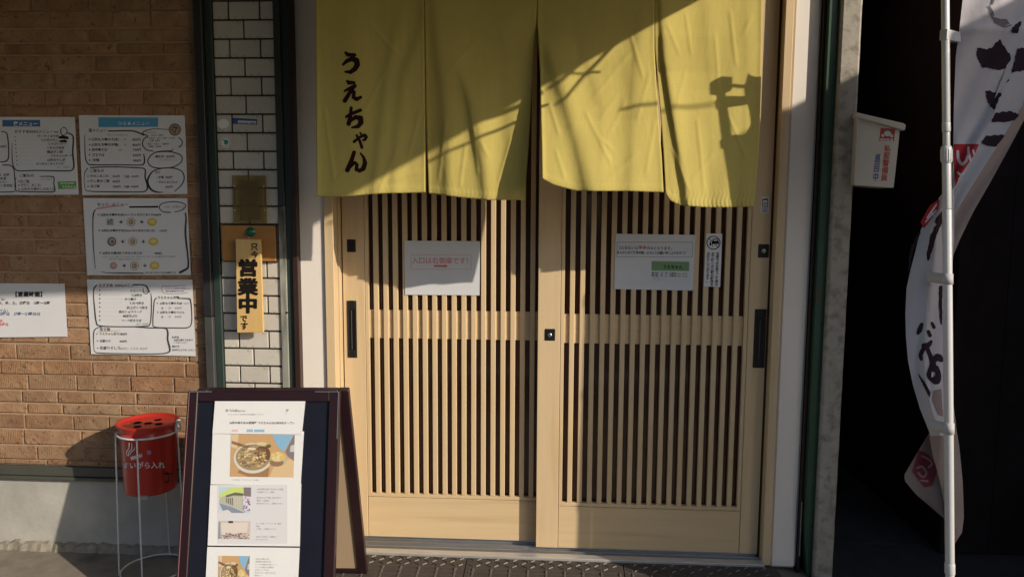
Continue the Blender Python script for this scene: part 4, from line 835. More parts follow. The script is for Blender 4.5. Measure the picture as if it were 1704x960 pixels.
mb = MB(); q = (BC[0] + .085, BC[1] - .045, zb_ + .06); mb.tube(smooth_loop([(q[0], q[1], q[2] + .02), (q[0] + .015, q[1] - .008, q[2] + .012), (q[0] + .016, q[1] - .008, q[2] - .01), (q[0], q[1], q[2] - .018)], 5), .003, 8, M_black); mb.tube([(q[0], q[1], q[2] + .018), (q[0] + .028, q[1] - .004, q[2] + .016)], .0035, 8, M_black); mb.build('latch', t)
t = thing('wire_stand', 'white wire stand with splayed legs holding up the red ashtray bucket', 'stand')
M_wire = mat('white_wire', (.66, .68, .70), .4)
zrg = Z(245, 736, -.172 - .12); R1 = .1085
ring = [(BC[0] + R1 * math.cos(a), BC[1] + R1 * math.sin(a), zrg) for a in np.linspace(0, 2 * math.pi, 49)[:-1]]
mb = MB(); mb.tube(ring, .0038, 10, M_wire, closed=True); mb.build('upper_ring', t)
R2 = .121; zlow = GZ + .012
mb = MB(); mb.tube([(BC[0] + R2 * math.cos(a), BC[1] + R2 * math.sin(a), zlow) for a in np.linspace(0, 2 * math.pi, 49)[:-1]], .0032, 8, M_wire, closed=True); mb.build('lower_ring', t)
for a in (-2.75, -1.42, 0.02, 1.6):
    ca, sa = math.cos(a), math.sin(a)
    mb = MB(); mb.tube([(BC[0] + (R1 + .004) * ca, BC[1] + (R1 + .004) * sa, zrg + .004), (BC[0] + (R1 + .006) * ca, BC[1] + (R1 + .006) * sa, zrg - .03), (BC[0] + (R2 + .004) * ca, BC[1] + (R2 + .004) * sa, zlow), (BC[0] + (R2 + .008) * ca, BC[1] + (R2 + .008) * sa, GZ + .003)], .0030, 10, M_wire); mb.build('leg', t)
mb = MB(); a = .02; mb.tube(smooth_loop([(BC[0] + R1, BC[1], zrg), (BC[0] + R1 + .004, BC[1], zrg + .035), (BC[0] + R1 + .014, BC[1], zrg + .045), (BC[0] + R1 + .020, BC[1], zrg + .03), (BC[0] + R1 + .02, BC[1], zrg + .008)], 5), .0048, 10, M_wire); mb.build('hook', t)

# ================================================================== A-FRAME MENU BOARD
tl = at(312, 650, -.445); trr = at(566, 650, -.43)
bl = at(291.5, 965, -.60)
ux = (trr - tl); ux /= np.linalg.norm(ux); dv = bl - tl; dv -= ux * np.dot(dv, ux) * 0.0
br_pt = at(549, 965, -.585)
nrm = np.cross(ux, (bl + br_pt) / 2 - (tl + trr) / 2); nrm /= np.linalg.norm(nrm)
if nrm[1] > 0: nrm = -nrm
M_mar = mat('maroon_lacquer', (.020, .0075, .011), .36, var=.12, vscale=8, coat=.25)
M_bb = mat('black_board', (.012, .014, .024), .16, var=.2, vscale=3, spec=.6)
M_ivory = mat('ivory_board', (.40, .30, .20), .6, var=.05, vscale=4)
vdir = np.cross(nrm, ux); vdir /= np.linalg.norm(vdir)
if vdir[2] > 0: vdir = -vdir
Wb = np.linalg.norm(trr - tl); Hb = (tl[2] - (GZ + .004)) / -vdir[2]
def pbox(mb, o3, U, V, Nn, u0, u1, v0, v1, n0, n1, m, b=.0025):
    tmp = MB(); tmp.box(u0, u1, n0, n1, v0, v1, b)
    mb.add([o3 + U * p[0] + Nn * p[1] + V * p[2] for p in tmp.v], tmp.f, m)
t = thing('menu_board_stand', 'maroon A-frame menu board standing on the ground left of the doors', 'signboard')
sw = .036
mb = MB(); pbox(mb, tl, ux, vdir, nrm, 0, sw, 0, Hb, -.024, 0, M_mar); mb.build('front_stile', t)
mb = MB(); pbox(mb, tl, ux, vdir, nrm, Wb - sw, Wb, 0, Hb, -.024, 0, M_mar); mb.build('front_stile', t)
mb = MB(); pbox(mb, tl, ux, vdir, nrm, sw + .0005, Wb - sw - .0005, 0.001, .036, -.023, -.001, M_mar); mb.build('top_rail', t)
mb = MB(); pbox(mb, tl, ux, vdir, nrm, sw + .0005, Wb - sw - .0005, Hb - .10, Hb - .06, -.023, -.001, M_mar); mb.build('bottom_rail', t)
mb = MB(); pbox(mb, tl, ux, vdir, nrm, sw - .004, Wb - sw + .004, .034, Hb - .09, -.018, -.010, M_bb, .001); mb.build('black_panel', t)
M_chr = mat('bright_trim', (.62, .58, .56), .3, .8)
mb = MB()
pbox(mb, tl, ux, vdir, nrm, .006, .085, .002, .0042, .0003, .0016, M_chr, 0); pbox(mb, tl, ux, vdir, nrm, .006, .0078, .0045, Hb * .9, .0003, .0012, mat('pale_red_edge', (.30, .16, .16), .4), 0); mb.build('corner_trim', t)
mb = MB(); pbox(mb, tl, ux, vdir, nrm, Wb - .085, Wb - .004, .002, .0042, .0003, .0016, M_chr, 0); pbox(mb, tl, ux, vdir, nrm, Wb - .0062, Wb - .0040, .0045, .16, .0003, .0014, M_chr, 0); mb.build('corner_trim', t)
# rear leaf
rt = trr + np.array([.010, .03, .0]); rtl = tl + np.array([.010, .03, 0]); rb3 = at(607.5, 960, -.165)
rd = rb3 - rt; rd /= np.linalg.norm(rd); rU = ux; rN = np.cross(rU, rd); rN /= np.linalg.norm(rN)
if rN[1] < 0: rN = -rN
rV = np.cross(rU, rN); rV = rV if rV[2] < 0 else -rV
xsh = np.dot(rd, rU) / np.dot(rd, rV)
Hr = (rt[2] - GZ - .004) / -rd[2]
def rbox(u0, u1, v0, v1, n0, n1, m, name):
    tmp = MB(); tmp.box(u0, u1, n0, n1, v0, v1, .002); mb = MB()
    mb.add([rtl + rU * (p[0] + .012) + rN * p[1] + (rV + rU * xsh) * p[2] for p in tmp.v], tmp.f, m); return mb.build(name, t)
Wr = Wb
rbox(Wr - .036, Wr, 0, Hr, -.012, .012, M_mar, 'rear_stile'); rbox(0, .036, 0, Hr, -.012, .012, M_mar, 'rear_stile'); rbox(.0365, Wr - .0365, 0, .036, -.011, .011, M_mar, 'rear_rail'); rbox(.0365, Wr - .0365, Hr - .05, Hr - .015, -.011, .011, M_mar, 'rear_rail')
rbox(.034, Wr - .034, .034, Hr - .052, -.006, .002, M_ivory, 'rear_panel')
# printed sheets on the board (flat prints of web pages with photographs)
pb = plane_map(tl, nrm, -.0085)
M_pg = mat('copy_paper', (.70, .71, .73), .55, var=.02, vscale=6, bump=.12, bscale=9)
def photo_bowl(mb, x0, y0, w_, h_, mp, sh=.01, seed=1):
    r = random.Random(seed); T = lambda u, v: (x0 + w_ * u - .02 * w_ * v, y0 + h_ * v + sh * w_ * u)
    def P(m, pts, o): mb.add([mp(*T(*p), o) for p in pts], [list(range(len(pts)))], m)
    def D(m, cx, cy, rx, ry, o, n=26): P(m, [(cx + rx * math.cos(2 * math.pi * i / n), cy + ry * math.sin(2 * math.pi * i / n)) for i in range(n)], o)
    P(ink('table_tan', (.50, .32, .16)), [(0, 0), (1, 0), (1, 1), (0, 1)], .0006); P(ink('table_light', (.60, .44, .26)), [(.62, 1), (.72, .62), (1, .55), (1, 1)], .0009); P(ink('table_pale', (.60, .47, .32)), [(.0, .0), (.12, .0), (.1, .35), (0, .3)], .0009)
    P(ink('photo_blue', (.22, .42, .60)), [(.64, 0), (.98, 0), (.84, .40), (.74, .30)], .0009); P(ink('photo_dk', (.20, .18, .20)), [(1, 0), (1, .62), (.90, .5), (.86, .40), (.98, .02)], .0010); P(ink('photo_grey', (.5, .5, .54)), [(1, .22), (1, .40), (.93, .40), (.94, .26)], .0012)
    P(ink('bowl_shade', (.30, .18, .09)), [(.12, .9), (.3, 1), (.6, 1), (.62, .8), (.5, .7), (.2, .75)], .0011)
    D(ink('bowl_white', (.60, .56, .48)), .35, .56, .30, .36, .0014); D(ink('bowl_inn', (.30, .24, .15)), .355, .54, .27, .31, .0017); D(ink('broth', (.14, .08, .05)), .50, .47, .13, .20, .0019, 16)
    cols = [ink('noodle_a', (.60, .46, .22)), ink('noodle_b', (.48, .33, .14)), ink('noodle_c', (.68, .58, .38)), ink('noodle_d', (.22, .14, .07)), ink('noodle_e', (.36, .25, .12))]
    for i in range(120):
        a = r.uniform(0, 6.283); q = math.sqrt(r.uniform(0, 1)) * .93; D(cols[r.choice([0, 0, 1, 2, 3, 4, 4, 3])], .345 + .235 * q * math.cos(a), .56 + .275 * q * math.sin(a), r.uniform(.012, .03), r.uniform(.012, .032), .0021 + i * .000006, 7)
    pen_ = [(.02, .16), (.2, .24), (.42, .32), (.56, .36)]
    for dy in (0, .035): pts = [(a, b + dy) for a, b in pen_]; P(ink('spoon', (.24, .13, .07)), pts + [(a, b + .022) for a, b in reversed(pts)], .0030 + dy * .002)
    D(ink('slice', (.66, .55, .38)), .33, .34, .07, .035, .0032, 14); D(ink('leaf', (.10, .13, .05)), .60, .27, .035, .04, .0032, 9); D(ink('paste', (.62, .50, .30)), .48, .22, .09, .04, .0031, 14)
    D(ink('cup_b', (.48, .40, .28)), .74, .58, .155, .16, .0014); D(ink('cup_shade', (.24, .17, .10)), .73, .66, .11, .09, .0015, 14); D(ink('cup_in', (.60, .44, .16)), .74, .52, .125, .12, .0017)
    for i in range(36): a = r.uniform(0, 6.283); q = math.sqrt(r.random()) * .85; D([cols[2], cols[0], ink('rice', (.70, .58, .32))][i % 3], .74 + .11 * q * math.cos(a), .52 + .105 * q * math.sin(a), .018, .02, .0021 + i * .00001, 7)
def photo_shop(mb, x0, y0, w_, h_, mp, inside=False, seed=3):
    r = random.Random(seed); T = lambda u, v: (x0 + w_ * u - .02 * w_ * v, y0 + h_ * v + .01 * w_ * u)
    def P(m, pts, o): mb.add([mp(*T(*p), o) for p in pts], [list(range(len(pts)))], m)
    if inside:
        P(ink('room', (.52, .46, .42)), [(0, 0), (1, 0), (1, 1), (0, 1)], .0006); P(ink('room_lt', (.62, .57, .53)), [(.08, .12), (.92, .06), (.90, .62), (.10, .8)], .0008); P(ink('room_dk', (.07, .06, .06)), [(.3, 0), (.45, 0), (.45, .12), (.31, .12)], .0011); P(ink('room_edge', (.26, .28, .36)), [(0, .05), (.05, .05), (.08, 1), (0, 1)], .0010)
        for i in range(110): cx = r.uniform(.1, .98); cy = r.uniform(.62 + .25 * abs(cx - .6), 1) ; s_ = r.uniform(.015, .04); P([ink('mix_a', (.12, .08, .08)), ink('mix_b', (.55, .38, .38)), ink('mix_c', (.62, .58, .56)), ink('mix_d', (.28, .18, .16)), ink('mix_e', (.22, .2, .24))][i % 5], [(cx - s_, cy), (cx, cy - s_ * 1.4), (cx + s_, cy), (cx, min(1, cy + s_))], .0012 + i * .000006)
    else:
        P(ink('sky_ph', (.42, .58, .70)), [(0, 0), (1, 0), (1, 1), (0, 1)], .0006); P(ink('awn_ph', (.50, .62, .20)), [(.34, .02), (.76, .0), (.78, .24), (.5, .2), (.2, .32), (.0, .42), (.02, .26)], .0009); P(ink('wall_ph', (.42, .42, .36)), [(.02, .40), (.25, .30), (.78, .28), (.78, .92), (.4, .78), (.0, .6)], .0008)
        P(ink('road_ph', (.22, .26, .34)), [(0, .62), (.4, .78), (.78, .96), (.78, 1), (.4, 1), (.28, .88), (.12, .92)], .0010); P(ink('roadlt_ph', (.6, .6, .62)), [(.0, .88), (.12, .93), (.28, .88), (.4, 1), (0, 1)], .0011); P(ink('dk_ph', (.13, .13, .11)), [(.2, .32), (.5, .2), (.78, .24), (.74, .33), (.45, .32), (.22, .4)], .0012); P(ink('bld_ph', (.20, .17, .18)), [(.76, 0), (1, 0), (1, .36), (.78, .34)], .0012)
        for k in range(5): P(ink('slat_ph', (.62, .60, .50)), [(.46 + k * .055, .38 + k * .006), (.475 + k * .055, .38 + k * .006), (.475 + k * .055, .80 + k * .03), (.46 + k * .055, .79 + k * .03)], .0013)
        for k in range(4): P(ink('grid_ph', (.16, .15, .12)), [(.22 + k * .06, .42), (.25 + k * .06, .42), (.25 + k * .06, .62 + .03 * k), (.22 + k * .06, .60 + .03 * k)], .0013)
        P(ink('banner_ph', (.60, .60, .68)), [(.74, .34), (1, .36), (1, .99), (.78, .96)], .0014)
        for i in range(34): cx = r.uniform(.77, .97); cy = r.uniform(.38, .95); s_ = r.uniform(.014, .035); P(ink('ink_ph', (.16, .16, .30)) if i % 4 else ink('red_ph', (.45, .2, .3)), [(cx - s_, cy), (cx, cy - s_ * 1.2), (cx + s_, cy), (cx, cy + s_)], .0016 + i * .00001)
def textlines(mb, L, mp, m=I_lgry):
    for (x, y, s, h) in L: txt(mb, m, s, x, y, h, mp, .006, o=.0008, bold=.006)
def bsheet(label, C, off, th=.0008):
    return sheet('printed_page', label, 'printed page', C, plane_map(tl, nrm, off), th=th, m=M_pg, wav=0)
T1 = bsheet('topmost printed page on the menu board, with a small title and colour tags', [(358, 663.5), (508.5, 665), (502.5, 722.5), (353.5, 721)], -.0025)
mp1 = plane_map(tl, nrm, -.0025); mb = MB()
txt(mb, I_gry, '食べログ', 375, 684.5, 5.0, mp1, bold=.02); txt(mb, I_gry, '山形県のお店', 389, 684.6, 3.2, mp1, bold=.015); txt(mb, I_gry, 'ホーム＞グルメ＞山形の肉そば＆居酒屋＞うえちゃん', 379, 690.2, 2.5, mp1); txt(mb, I_blk, '山形の肉そば＆居酒屋 うえちゃん2021年9月オープン', 382, 704.6, 4.5, mp1, .006, bold=.012)
txt(mb, I_gry, '♥', 475.5, 684, 4, mp1); txt(mb, I_lgry, '保存', 474.5, 687.5, 2, mp1)
rect(mb, ink('tag_pink', (.62, .50, .48)), 386, 714, 396, 718, mp1); rect(mb, ink('tag_blue', (.26, .44, .60)), 410.5, 714, 421, 718.2, mp1); rect(mb, ink('tag_blue', None), 423, 714.2, 440, 718.5, mp1); mb.build('print', T1)
T2 = bsheet('second printed page on the menu board, with the large photo of a noodle bowl', [(354, 716), (506, 717.5), (500.5, 806), (350.5, 805.5)], -.0060)
mp2 = plane_map(tl, nrm, -.0060); mb = MB(); photo_bowl(mb, 384.5, 722, 106, 70.5, mp2, .012); mb.build('photo', T2); mb = MB(); textlines(mb, [(385, 799, 'この写真は「うえちゃん」さん提供', 2.9)], mp2); mb.build('lettering', T2)
T3 = bsheet('third printed page on the menu board, with photos of a shopfront and a dining room', [(350, 806.5), (501.5, 804), (499, 908.5), (345.5, 907)], -.0035)
mp3 = plane_map(tl, nrm, -.0035); mb = MB(); rect(mb, ink('grey_field', (.60, .61, .65)), 362, 806, 478, 904, mp3, .0003)
mb.build('text_field', T3); mb = MB(); photo_shop(mb, 365.5, 810, 52.5, 42.5, mp3); mb.build('photo', T3); mb = MB(); photo_shop(mb, 364, 866, 53, 30, mp3, True); mb.build('photo', T3); mb = MB()
textlines(mb, [(427.5, 814.5, '山形の郷土料理「肉そば」が自慢', 2.9), (427.5, 819.3, 'の居酒屋です。ご家族', 2.9), (427, 828.6, '昼は肉そばと冷麺、夜は山形の', 2.9), (427, 833.4, '地酒と一品料理。', 2.9), (427, 838.2, '宴会も承ります。ご相談ください', 2.9), (426, 871.5, 'テーブル席、カウンター席、個室', 2.8), (426, 876, '完備。', 2.8), (426, 880.5, '少人数、一名様からどうぞ', 2.8), (425.5, 893.5, 'お席のご予約は、お電話にて', 2.8), (425.5, 898, '承っております。', 2.8)], mp3, ink('text_grey', (.36, .37, .40))); mb.build('lettering', T3)
T4 = bsheet('lowest printed page on the menu board, cut off by the bottom of the view', [(345, 909.3), (498.8, 910.8), (494, 1010), (340, 1010)], -.0050)
mp4 = plane_map(tl, nrm, -.0050); mb = MB(); photo_bowl(mb, 363.5, 924, 52, 56, mp4, .01, 5); mb.build('photo', T4); mb = MB()
textlines(mb, [(425, 930.5, '山形もち鴨のそば', 2.9), (425, 935, '自家製そば粉を使用', 2.9), (424.5, 939.6, 'もっちり食感の人気メニュー', 2.9), (424.5, 944.2, 'じっくり煮込んだ鶏肉と', 2.9), (424, 948.8, 'ねぎのシンプルな', 2.9), (424, 953.4, 'おそばです。温冷どちらも', 2.9), (424, 958, '美味しい', 2.9), (424, 962.6, 'ぜひどうぞ', 2.9)], mp4, ink('text_grey', None)); mb.build('lettering', T4)
# ================================================================== THRESHOLD RAMPS
M_rub = mat('dusty_black_rubber', (.060, .050, .044), .75, var=.25, vscale=14, bump=.3, bscale=90)
M_ridge = mat('worn_ridge', (.20, .175, .155), .6, var=.3, vscale=40)
xs_ = [X(515, 925, -.06), X(777, 925, -.06), X(1037, 925, -.06), X(1293, 925, -.06)]
LB = ['left black ramp plate at the threshold, next to the menu board', 'middle black ramp plate under the meeting stiles of the doors', 'right black ramp plate, shaded end at the right white wall']
for i in range(3):
    t = thing('threshold_ramp', LB[i], 'ramp', 'ramp plates along the threshold')
    xa, xb = xs_[i] + .002, xs_[i + 1] - .002; y1, y0, z1, z0 = -.045, -.34, -.062, GZ + .006
    zy = lambda y: z1 + (z0 - z1) * ((y1 - y) / (y1 - y0)) ** 1.6
    ch = .035 if i == 2 else 0
    ys = [y1, -.09, -.13, -.17, -.22, -.28, y0]; mb = MB(); vs = []
    for k, y in enumerate(ys): xe = xb + (ch * k / 6); vs += [(xa, y, GZ - .01), (xa, y, zy(y)), (xe, y, zy(y)), (xe, y, GZ - .01)]
    fs = [[4 * k + j, 4 * k + (j + 1) % 4, 4 * k + 4 + (j + 1) % 4, 4 * k + 4 + j] for k in range(6) for j in range(4)] + [[0, 1, 2, 3], [27, 26, 25, 24]]
    mb.add(vs, fs, M_rub); mb.build('plate', t)
    mb = MB(); p = .0705; w0 = .0215; nn_ = int((xb - xa - .03) / p)
    def ridge(xc, yc, dx, dy, r, m):
        a = np.array([xc - dx, yc - dy]); b = np.array([xc + dx, yc + dy]); dd = (b - a) / np.linalg.norm(b - a); nr = np.array([-dd[1], dd[0]]) * r
        V = []
        for q, h in ((a + nr, 0), (a - nr, 0), (b - nr, 0), (b + nr, 0), (a + nr * .4 + dd * r, .0035), (a - nr * .4 + dd * r, .0035), (b - nr * .4 - dd * r, .0035), (b + nr * .4 - dd * r, .0035)): V.append((q[0], q[1], zy(q[1]) + h + (.0 if h else -.001)))
        mb.add(V, [[4, 5, 6, 7], [0, 1, 5, 4], [1, 2, 6, 5], [2, 3, 7, 6], [3, 0, 4, 7]], m)
    for rw, yy in enumerate((-.058, -.080, -.104)):
        for k in range(nn_ + 1):
            xc = xa + .03 + k * p + (p / 2 if rw % 2 else 0)
            if xc > xb - .03: continue
            ridge(xc + p * .24, yy, .0085, .0065, .0016, M_ridge); ridge(xc - p * .16, yy, .0125, -.0085, .0030, M_rub)
    mb.build('tread_ridges', t)['kind'] = 'stuff'
    mb = MB()
    for k in range(nn_ + 1):
        xc = xa + .03 + k * p
        for (a0, a1) in ((-.125, -.31),):
            mb.add([(xc - .005, a0, zy(a0) - .001), (xc + .005, a0, zy(a0) - .001), (xc + .005, a1, zy(a1) - .001), (xc - .005, a1, zy(a1) - .001), (xc - .003, a0 - .003, zy(a0) + .004), (xc + .003, a0 - .003, zy(a0) + .004), (xc + .003, a1, zy(a1) + .004), (xc - .003, a1, zy(a1) + .004)], [[4, 5, 6, 7], [0, 1, 5, 4], [1, 2, 6, 5], [2, 3, 7, 6], [3, 0, 4, 7]], mat('worn_rib', (.11, .095, .08), .65, var=.3, vscale=40))
    for yy in (-.124, -.150, -.178, -.21, -.25): mb.box(xa + .01, xb - .01, yy - .003, yy + .003, zy(yy) - .002, zy(yy) + .0025, .001, M_rub)
    mb.build('cross_ribs', t)['kind'] = 'stuff'

# ================================================================== NOBORI BANNER AND POLE
YP = -.615
M_pole = mat('white_pole_plastic', (.58, .59, .60), .35, var=.04, vscale=8, coat=.2)
t = thing('banner_pole', 'white telescopic banner pole standing right of the concrete pillar', 'pole')
xp = X(1575.5, 478, YP); SH = (X(1581.5, 30, YP) - X(1568.5, 920, YP)) / (Z(1581.5, 30, YP) - Z(1568.5, 920, YP)); ZM = Z(1575.5, 478, YP)
class PB(MB):
    def build(s, *a, **k):
        s.v = [(v[0] + SH * (v[2] - ZM), v[1] + .045 * (v[2] - 1.2), v[2]) for v in s.v]; return MB.build(s, *a, **k)
def zp(y): return Z(1576, y, YP)
def seg(y0, y1, r, name, prof=None):
    mb = PB(); za, zb2 = (zp(y1) if y1 is not None else GZ + .09), (zp(y0) if y0 is not None else 2.04)
    mb.lathe([(0, za), (r * .96, za), (r, za + .002), (r, zb2 - .002), (r * .96, zb2), (0, zb2)] if prof is None else [(a, za + (zb2 - za) * b) for a, b in prof], 24, M_pole, (xp, YP, 0)); return mb.build(name, t)
seg(None, 203, .0108, 'upper_tube'); seg(203, 219, .0115, 'sleeve'); seg(219, 243, .0098, 'neck')
seg(243, 271, .0155, 'twist_lock', [(0, 0), (.0135, 0), (.0142, .06), (.0146, .3), (.0152, .8), (.0135, 1), (0, 1)])
mb = PB()
for k in range(16):
    a = 2 * math.pi * k / 16; cx_, cy_ = xp + .0148 * math.cos(a), YP + .0148 * math.sin(a); mb.box(cx_ - .0012, cx_ + .0012, cy_ - .0012, cy_ + .0012, zp(268), zp(248), .0004, M_pole)
mb.build('grip_ribs', t)['kind'] = 'stuff'
seg(271, 348, .0122, 'coupling'); seg(348.5, 926, .0129, 'lower_tube'); seg(926, 943, .0145, 'lower_collar'); seg(943, None, .0124, 'foot_tube')
mb = PB(); mb.lathe([(0, GZ), (.20, GZ), (.215, GZ + .012), (.21, GZ + .05), (.15, GZ + .085), (.035, GZ + .095), (.028, GZ + .125), (0, GZ + .125)], 40, mat('water_base_plastic', (.45, .45, .44), .45, var=.1), (xp, YP, 0)); mb.build('water_base', t)
mb = PB(); mb.tube([(xp - .03, YP, 2.028), (xp + .60, YP, 2.033)], .005, 10, M_pole); mb.box(xp - .022, xp + .022, YP - .018, YP + .018, 2.0, 2.045, .004, M_pole); mb.build('top_rod', t)
t = thing('banner', 'white cloth banner with black brush writing, twisted by the wind around its pole', 'banner')
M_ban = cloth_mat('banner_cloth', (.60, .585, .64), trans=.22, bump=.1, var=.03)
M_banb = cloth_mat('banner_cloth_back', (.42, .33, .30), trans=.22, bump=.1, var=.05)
def layer(L, R, y0, y1, Yf, m, nu=24, nv=60, name='cloth'):
    ylL, xL = zip(*L); ylR, xR = zip(*R)
    def u_of(px, py): a = np.interp(py, ylL, xL); b = np.interp(py, ylR, xR); return (px - a) / max(b - a, .5)
    mb = MB(); mb.grid(lambda u, v: (lambda py: (lambda a, b: at(a + (b - a) * u, py, Yf(u, py)))(np.interp(py, ylL, xL), np.interp(py, ylR, xR)))(y0 + (y1 - y0) * v), nu, nv, m)
    return mb, (lambda px, py, o=0: at(px, py, Yf(u_of(px, py), py) - o))
YA = lambda u, y: -0.557 + .055 * min(1, max(0, (y - 60) / 140)) - .010 * math.sin(3.2 * u + y / 60) + .006 * math.sin(9 * u + y / 25) - .012 * math.exp(-((y - 48) / 7) ** 2) * (1 - .5 * u)
A, mA = layer([(-70, 1601), (0, 1602), (45, 1597), (95, 1590.5), (170, 1587.5), (260, 1586), (325, 1583)], [(-70, 1735), (30, 1712), (122, 1680), (203, 1648), (244, 1629), (290, 1605), (325, 1586)], -70, 325, YA, M_ban)
YB_ = lambda u, y: -0.541 + .055 * min(1, max(0, (y - 60) / 140)) - .008 * math.sin(2.8 * u + y / 70)
Bm, mB = layer([(-70, 1722), (30, 1702), (122, 1671), (203, 1640), (244, 1620), (290, 1596), (345, 1580)], [(-70, 1850), (60, 1752), (170, 1705), (215, 1677), (262, 1648), (310, 1617), (350, 1592), (360, 1584)], -70, 358, YB_, M_ban)
YC = lambda u, y: -0.528 + .055 * min(1, max(0, (y - 60) / 140)) + .006 * math.sin(4 * u + y / 50)
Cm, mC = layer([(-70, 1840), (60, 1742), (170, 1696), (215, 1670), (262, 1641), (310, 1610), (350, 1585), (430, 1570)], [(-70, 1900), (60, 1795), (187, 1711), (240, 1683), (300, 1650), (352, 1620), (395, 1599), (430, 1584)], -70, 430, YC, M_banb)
YD = lambda u, y: -0.543 - .022 * math.sin(3.0 * u + .2) - .006 * math.sin(7 * u + y / 40) - .010 * math.exp(-((u - .42 - .1 * math.sin(y / 60)) / .08) ** 2)
Dm, mD = layer([(315, 1574), (330, 1562), (350, 1552), (368, 1540), (385, 1531), (420, 1523), (450, 1515), (480, 1508.5), (520, 1506.5), (560, 1507.5), (600, 1511), (640, 1519), (680, 1531), (725, 1549)], [(315, 1588), (400, 1588), (480, 1582), (620, 1582), (660, 1585), (725, 1593)], 315, 725, YD, M_ban, 26, 80)
YE = lambda u, y: -0.545 - .018 * math.sin(3.1 * u) + .006 * math.sin(6 * u + y / 16)
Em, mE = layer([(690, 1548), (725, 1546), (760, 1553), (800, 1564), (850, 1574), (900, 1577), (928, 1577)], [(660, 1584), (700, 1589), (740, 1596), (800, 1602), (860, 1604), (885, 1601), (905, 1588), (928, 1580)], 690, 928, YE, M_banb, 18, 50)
YG = lambda u, y: -0.518 + .012 * math.sin(3 * u + y / 30)
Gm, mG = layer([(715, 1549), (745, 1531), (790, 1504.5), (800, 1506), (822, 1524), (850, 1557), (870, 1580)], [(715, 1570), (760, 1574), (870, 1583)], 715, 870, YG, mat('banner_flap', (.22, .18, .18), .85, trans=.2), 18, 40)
for b_, n_ in ((A, 'upper_cloth'), (Bm, 'folded_cloth'), (Cm, 'cloth_edge'), (Dm, 'lower_cloth'), (Em, 'twisted_end'), (Gm, 'loose_corner')): b_.build(n_, t)
I_bk = mat('banner_black', (.035, .022, .032), .85, spec=.1); I_br = mat('banner_red', (.42, .035, .045), .85, spec=.1)
z1 = lambda x, y: (1480 + x / 3.692, y / 3.692); z2 = lambda x, y: (1480 + x / 3.4286, 220 + y / 3.4286); z3 = lambda x, y: (1480 + x / 3.692, 460 + y / 3.692)
def jag(P, a=5, seed=2):
    r = random.Random(seed); out = []
    for i in range(len(P)):
        p, q = P[i], P[(i + 1) % len(P)]; n = max(1, int(math.dist(p, q) / 9))
        for k in range(n): out.append((p[0] + (q[0] - p[0]) * k / n + (r.uniform(-a, a) if k else 0), p[1] + (q[1] - p[1]) * k / n + (r.uniform(-a, a) if k else 0)))
    return out
mb = MB(); o_ = .0016
def PP(m, P, mp, tf, j=0, cell=5): paint(mb, m, [('P', jag(P, j) if j else P)], cell, mp, o_, tf)
PP(I_bk, [(542, 292), (600, 306), (640, 285), (680, 240), (700, 280), (745, 345), (750, 400), (735, 422), (668, 432), (570, 415), (540, 350)], mA, z1, 5)
PP(I_bk, [(712, 516), (730, 480), (738, 495)], mA, z1); PP(I_bk, [(588, 558), (612, 556), (640, 570), (690, 574), (645, 680), (605, 635)], mA, z1, 5)
PP(mat('banner_grey', (.13, .12, .14), .8), [(636, 105), (680, 118), (722, 120), (738, 150), (712, 164), (665, 156), (640, 140)], mA, z1, 3); PP(I_bk, [(745, 190), (770, 155), (800, 135), (815, 130), (790, 205), (760, 208)], mA, z1, 4)
for st in ([(612, 40, 5), (632, 70, 5), (640, 100, 4)], [(640, 0, 6), (632, 25, 6)], [(615, 60, 3), (640, 120, 4), (700, 165, 5), (748, 155, 4)]): paint(mb, mat('banner_grey', None), [smooth_loop(st, 4)], 4, mA, o_, z1)
PP(I_br, [(396, 886), (552, 886), (520, 955), (430, 1090), (405, 1150), (396, 1000)], mA, z1)
I_bw2 = mat('banner_white_print', (.62, .60, .64), .85)
for st in ([(420, 930, 7), (425, 980, 9), (445, 1010, 9), (470, 990, 8), (478, 960, 6)], [(485, 905, 6), (488, 950, 9), (500, 990, 7)], [(515, 925, 6), (520, 950, 5)], [(420, 1060, 6), (440, 1075, 7), (460, 1058, 5)], [(428, 1100, 6), (440, 1105, 5)]): paint(mb, I_bw2, [smooth_loop(st, 4)], 4, lambda a, b, o=0: mA(a, b, o + .0008), o_, z1)
PP(I_bk, [(748, 448), (790, 298), (860, 290), (880, 410), (810, 440)], mB, z1, 4); PP(I_bk, [(622, 752), (652, 694), (745, 684), (798, 704), (772, 738), (700, 752)], mB, z1, 4); PP(I_bk, [(560, 882), (592, 836), (712, 828), (655, 902), (600, 896)], mB, z1, 3)
PP(I_br, [(286, 380), (280, 440), (196, 552), (178, 512), (230, 420)], mD, z2)
for st in ([(215, 490, 4), (250, 440, 5), (270, 410, 3)], [(205, 515, 3), (235, 480, 4), (268, 445, 3)], [(240, 460, 3), (255, 475, 3)]): paint(mb, I_bw2, [smooth_loop(st, 4)], 4, lambda a, b, o=0: mD(a, b, o + .0008), o_, z2)
PP(I_bk, [(310, 440), (262, 495), (255, 515), (268, 522), (230, 600), (212, 690), (216, 742), (226, 730), (245, 670), (268, 590), (300, 520), (312, 500)], mD, z2, 3)
PP(I_bk, [(370, 335), (372, 365), (362, 372), (358, 350)], mB, z2, 0)
PP(I_bk, [(180, 555), (150, 600), (124, 660), (112, 720), (104, 800), (112, 790), (128, 740), (122, 730), (146, 650), (168, 600)], mD, z2, 4)
PP(I_bk, [(305, 60), (326, 50), (324, 300), (312, 280), (303, 180)], mD, z3, 2)
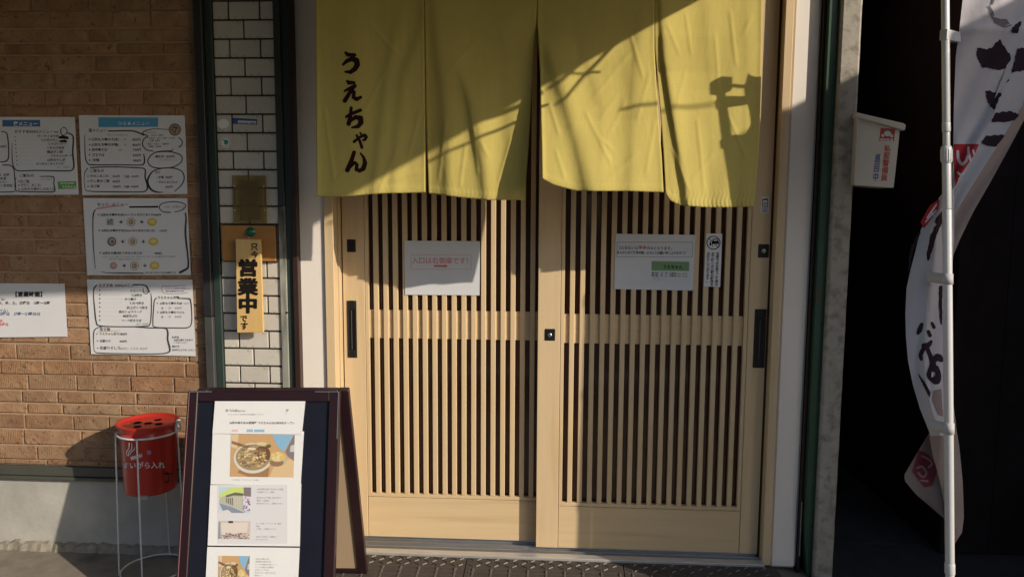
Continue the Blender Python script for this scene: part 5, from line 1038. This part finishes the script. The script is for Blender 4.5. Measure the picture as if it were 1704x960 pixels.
for st in ([(198, 295, 12), (185, 330, 15), (176, 348, 10)], [(262, 288, 10), (274, 312, 11)], [(240, 338, 11), (250, 362, 12)], [(256, 400, 10), (240, 420, 16), (212, 424, 15)], [(212, 440, 14), (192, 480, 13), (196, 508, 10)], [(232, 440, 14), (252, 490, 14), (268, 540, 20), (250, 600, 22), (268, 630, 20), (292, 640, 22), (300, 600, 18), (290, 560, 14)], [(262, 525, 14), (296, 495, 22), (318, 510, 16)]): paint(mb, I_bk, [smooth_loop(st, 3)], 4, mD, o_, z3)
paint(mb, I_bw2, [[(266, 590, 6), (264, 612, 6)]], 3, lambda a, b, o=0: mD(a, b, o + .001), o_, z3)
PP(I_bk, [(172, 590), (190, 612), (225, 660), (254, 712), (248, 745), (222, 700), (196, 648)], mD, z3, 2)
PP(mat('banner_tan', (.26, .19, .19), .85), [(268, 700), (318, 690), (330, 860), (300, 850), (278, 800), (262, 760)], mD, z3, 2)
PP(mat('flap_red', (.15, .02, .03), .85), [(180, 178), (240, 205), (300, 290), (262, 400), (215, 408), (140, 312)], mG, lambda x, y: (1480 + x / 3.692, 700 + y / 3.692))
for st in ([(200, 215, 6), (240, 235, 6), (262, 262, 6), (240, 285, 5)], [(170, 290, 6), (200, 280, 6), (228, 320, 6), (205, 345, 6), (178, 318, 6)], [(195, 365, 6), (235, 370, 6)]): paint(mb, mat('flap_pale', (.26, .16, .16), .85), [smooth_loop(st, 4)], 5, lambda a, b, o=0: mG(a, b, o + .0008), o_, lambda x, y: (1480 + x / 3.692, 700 + y / 3.692))
mb.build('print', t)['kind'] = 'stuff'
for (y0, y1, dx) in ((455, 472, -1), (699, 717, -1)):
    mb = PB(); za, zb2 = zp(y1), zp(y0); n = 20
    V = [(xp - .045, YP + .028, za + .002), (xp - .045, YP + .028, zb2 + .003)]
    for k in range(n + 1):
        a = math.pi * (.95 + 1.15 * k / n); V += [(xp + .0148 * math.cos(a), YP + .0148 * math.sin(a), za), (xp + .0148 * math.cos(a), YP + .0148 * math.sin(a), zb2)]
    mb.add(V, [[2 * k, 2 * k + 1, 2 * k + 3, 2 * k + 2] for k in range(n + 1)], mat('strap_cloth', (.50, .50, .52), .7), True); mb.build('strap', t, solid=.001)

for zc_ in (1.965, 1.825):
    mb = MB(); xa = xp + SH * (zc_ - ZM); XC = X(1604, 20, -.556); YQ = YP + .045 * (zc_ - 1.2)
    for sg in (-1, 1):
        mb.add([(xa - .004, YQ + sg * .0155, zc_ - .014), (xa - .004, YQ + sg * .0155, zc_ + .014), (XC, -.556 + sg * .002, zc_ + .012), (XC, -.556 + sg * .002, zc_ - .016)], [[0, 1, 2, 3]], mat('strap_cloth', None))
    mb.add([(xa - .004, YQ - .0155, zc_ - .014), (xa - .004, YQ - .0155, zc_ + .014), (xa - .016, YQ, zc_ + .014), (xa - .016, YQ, zc_ - .014), (xa - .004, YQ + .0155, zc_ - .014), (xa - .004, YQ + .0155, zc_ + .014)], [[0, 1, 2, 3], [3, 2, 5, 4]], mat('strap_cloth', None))
    mb.build('strap', t, solid=.0012)
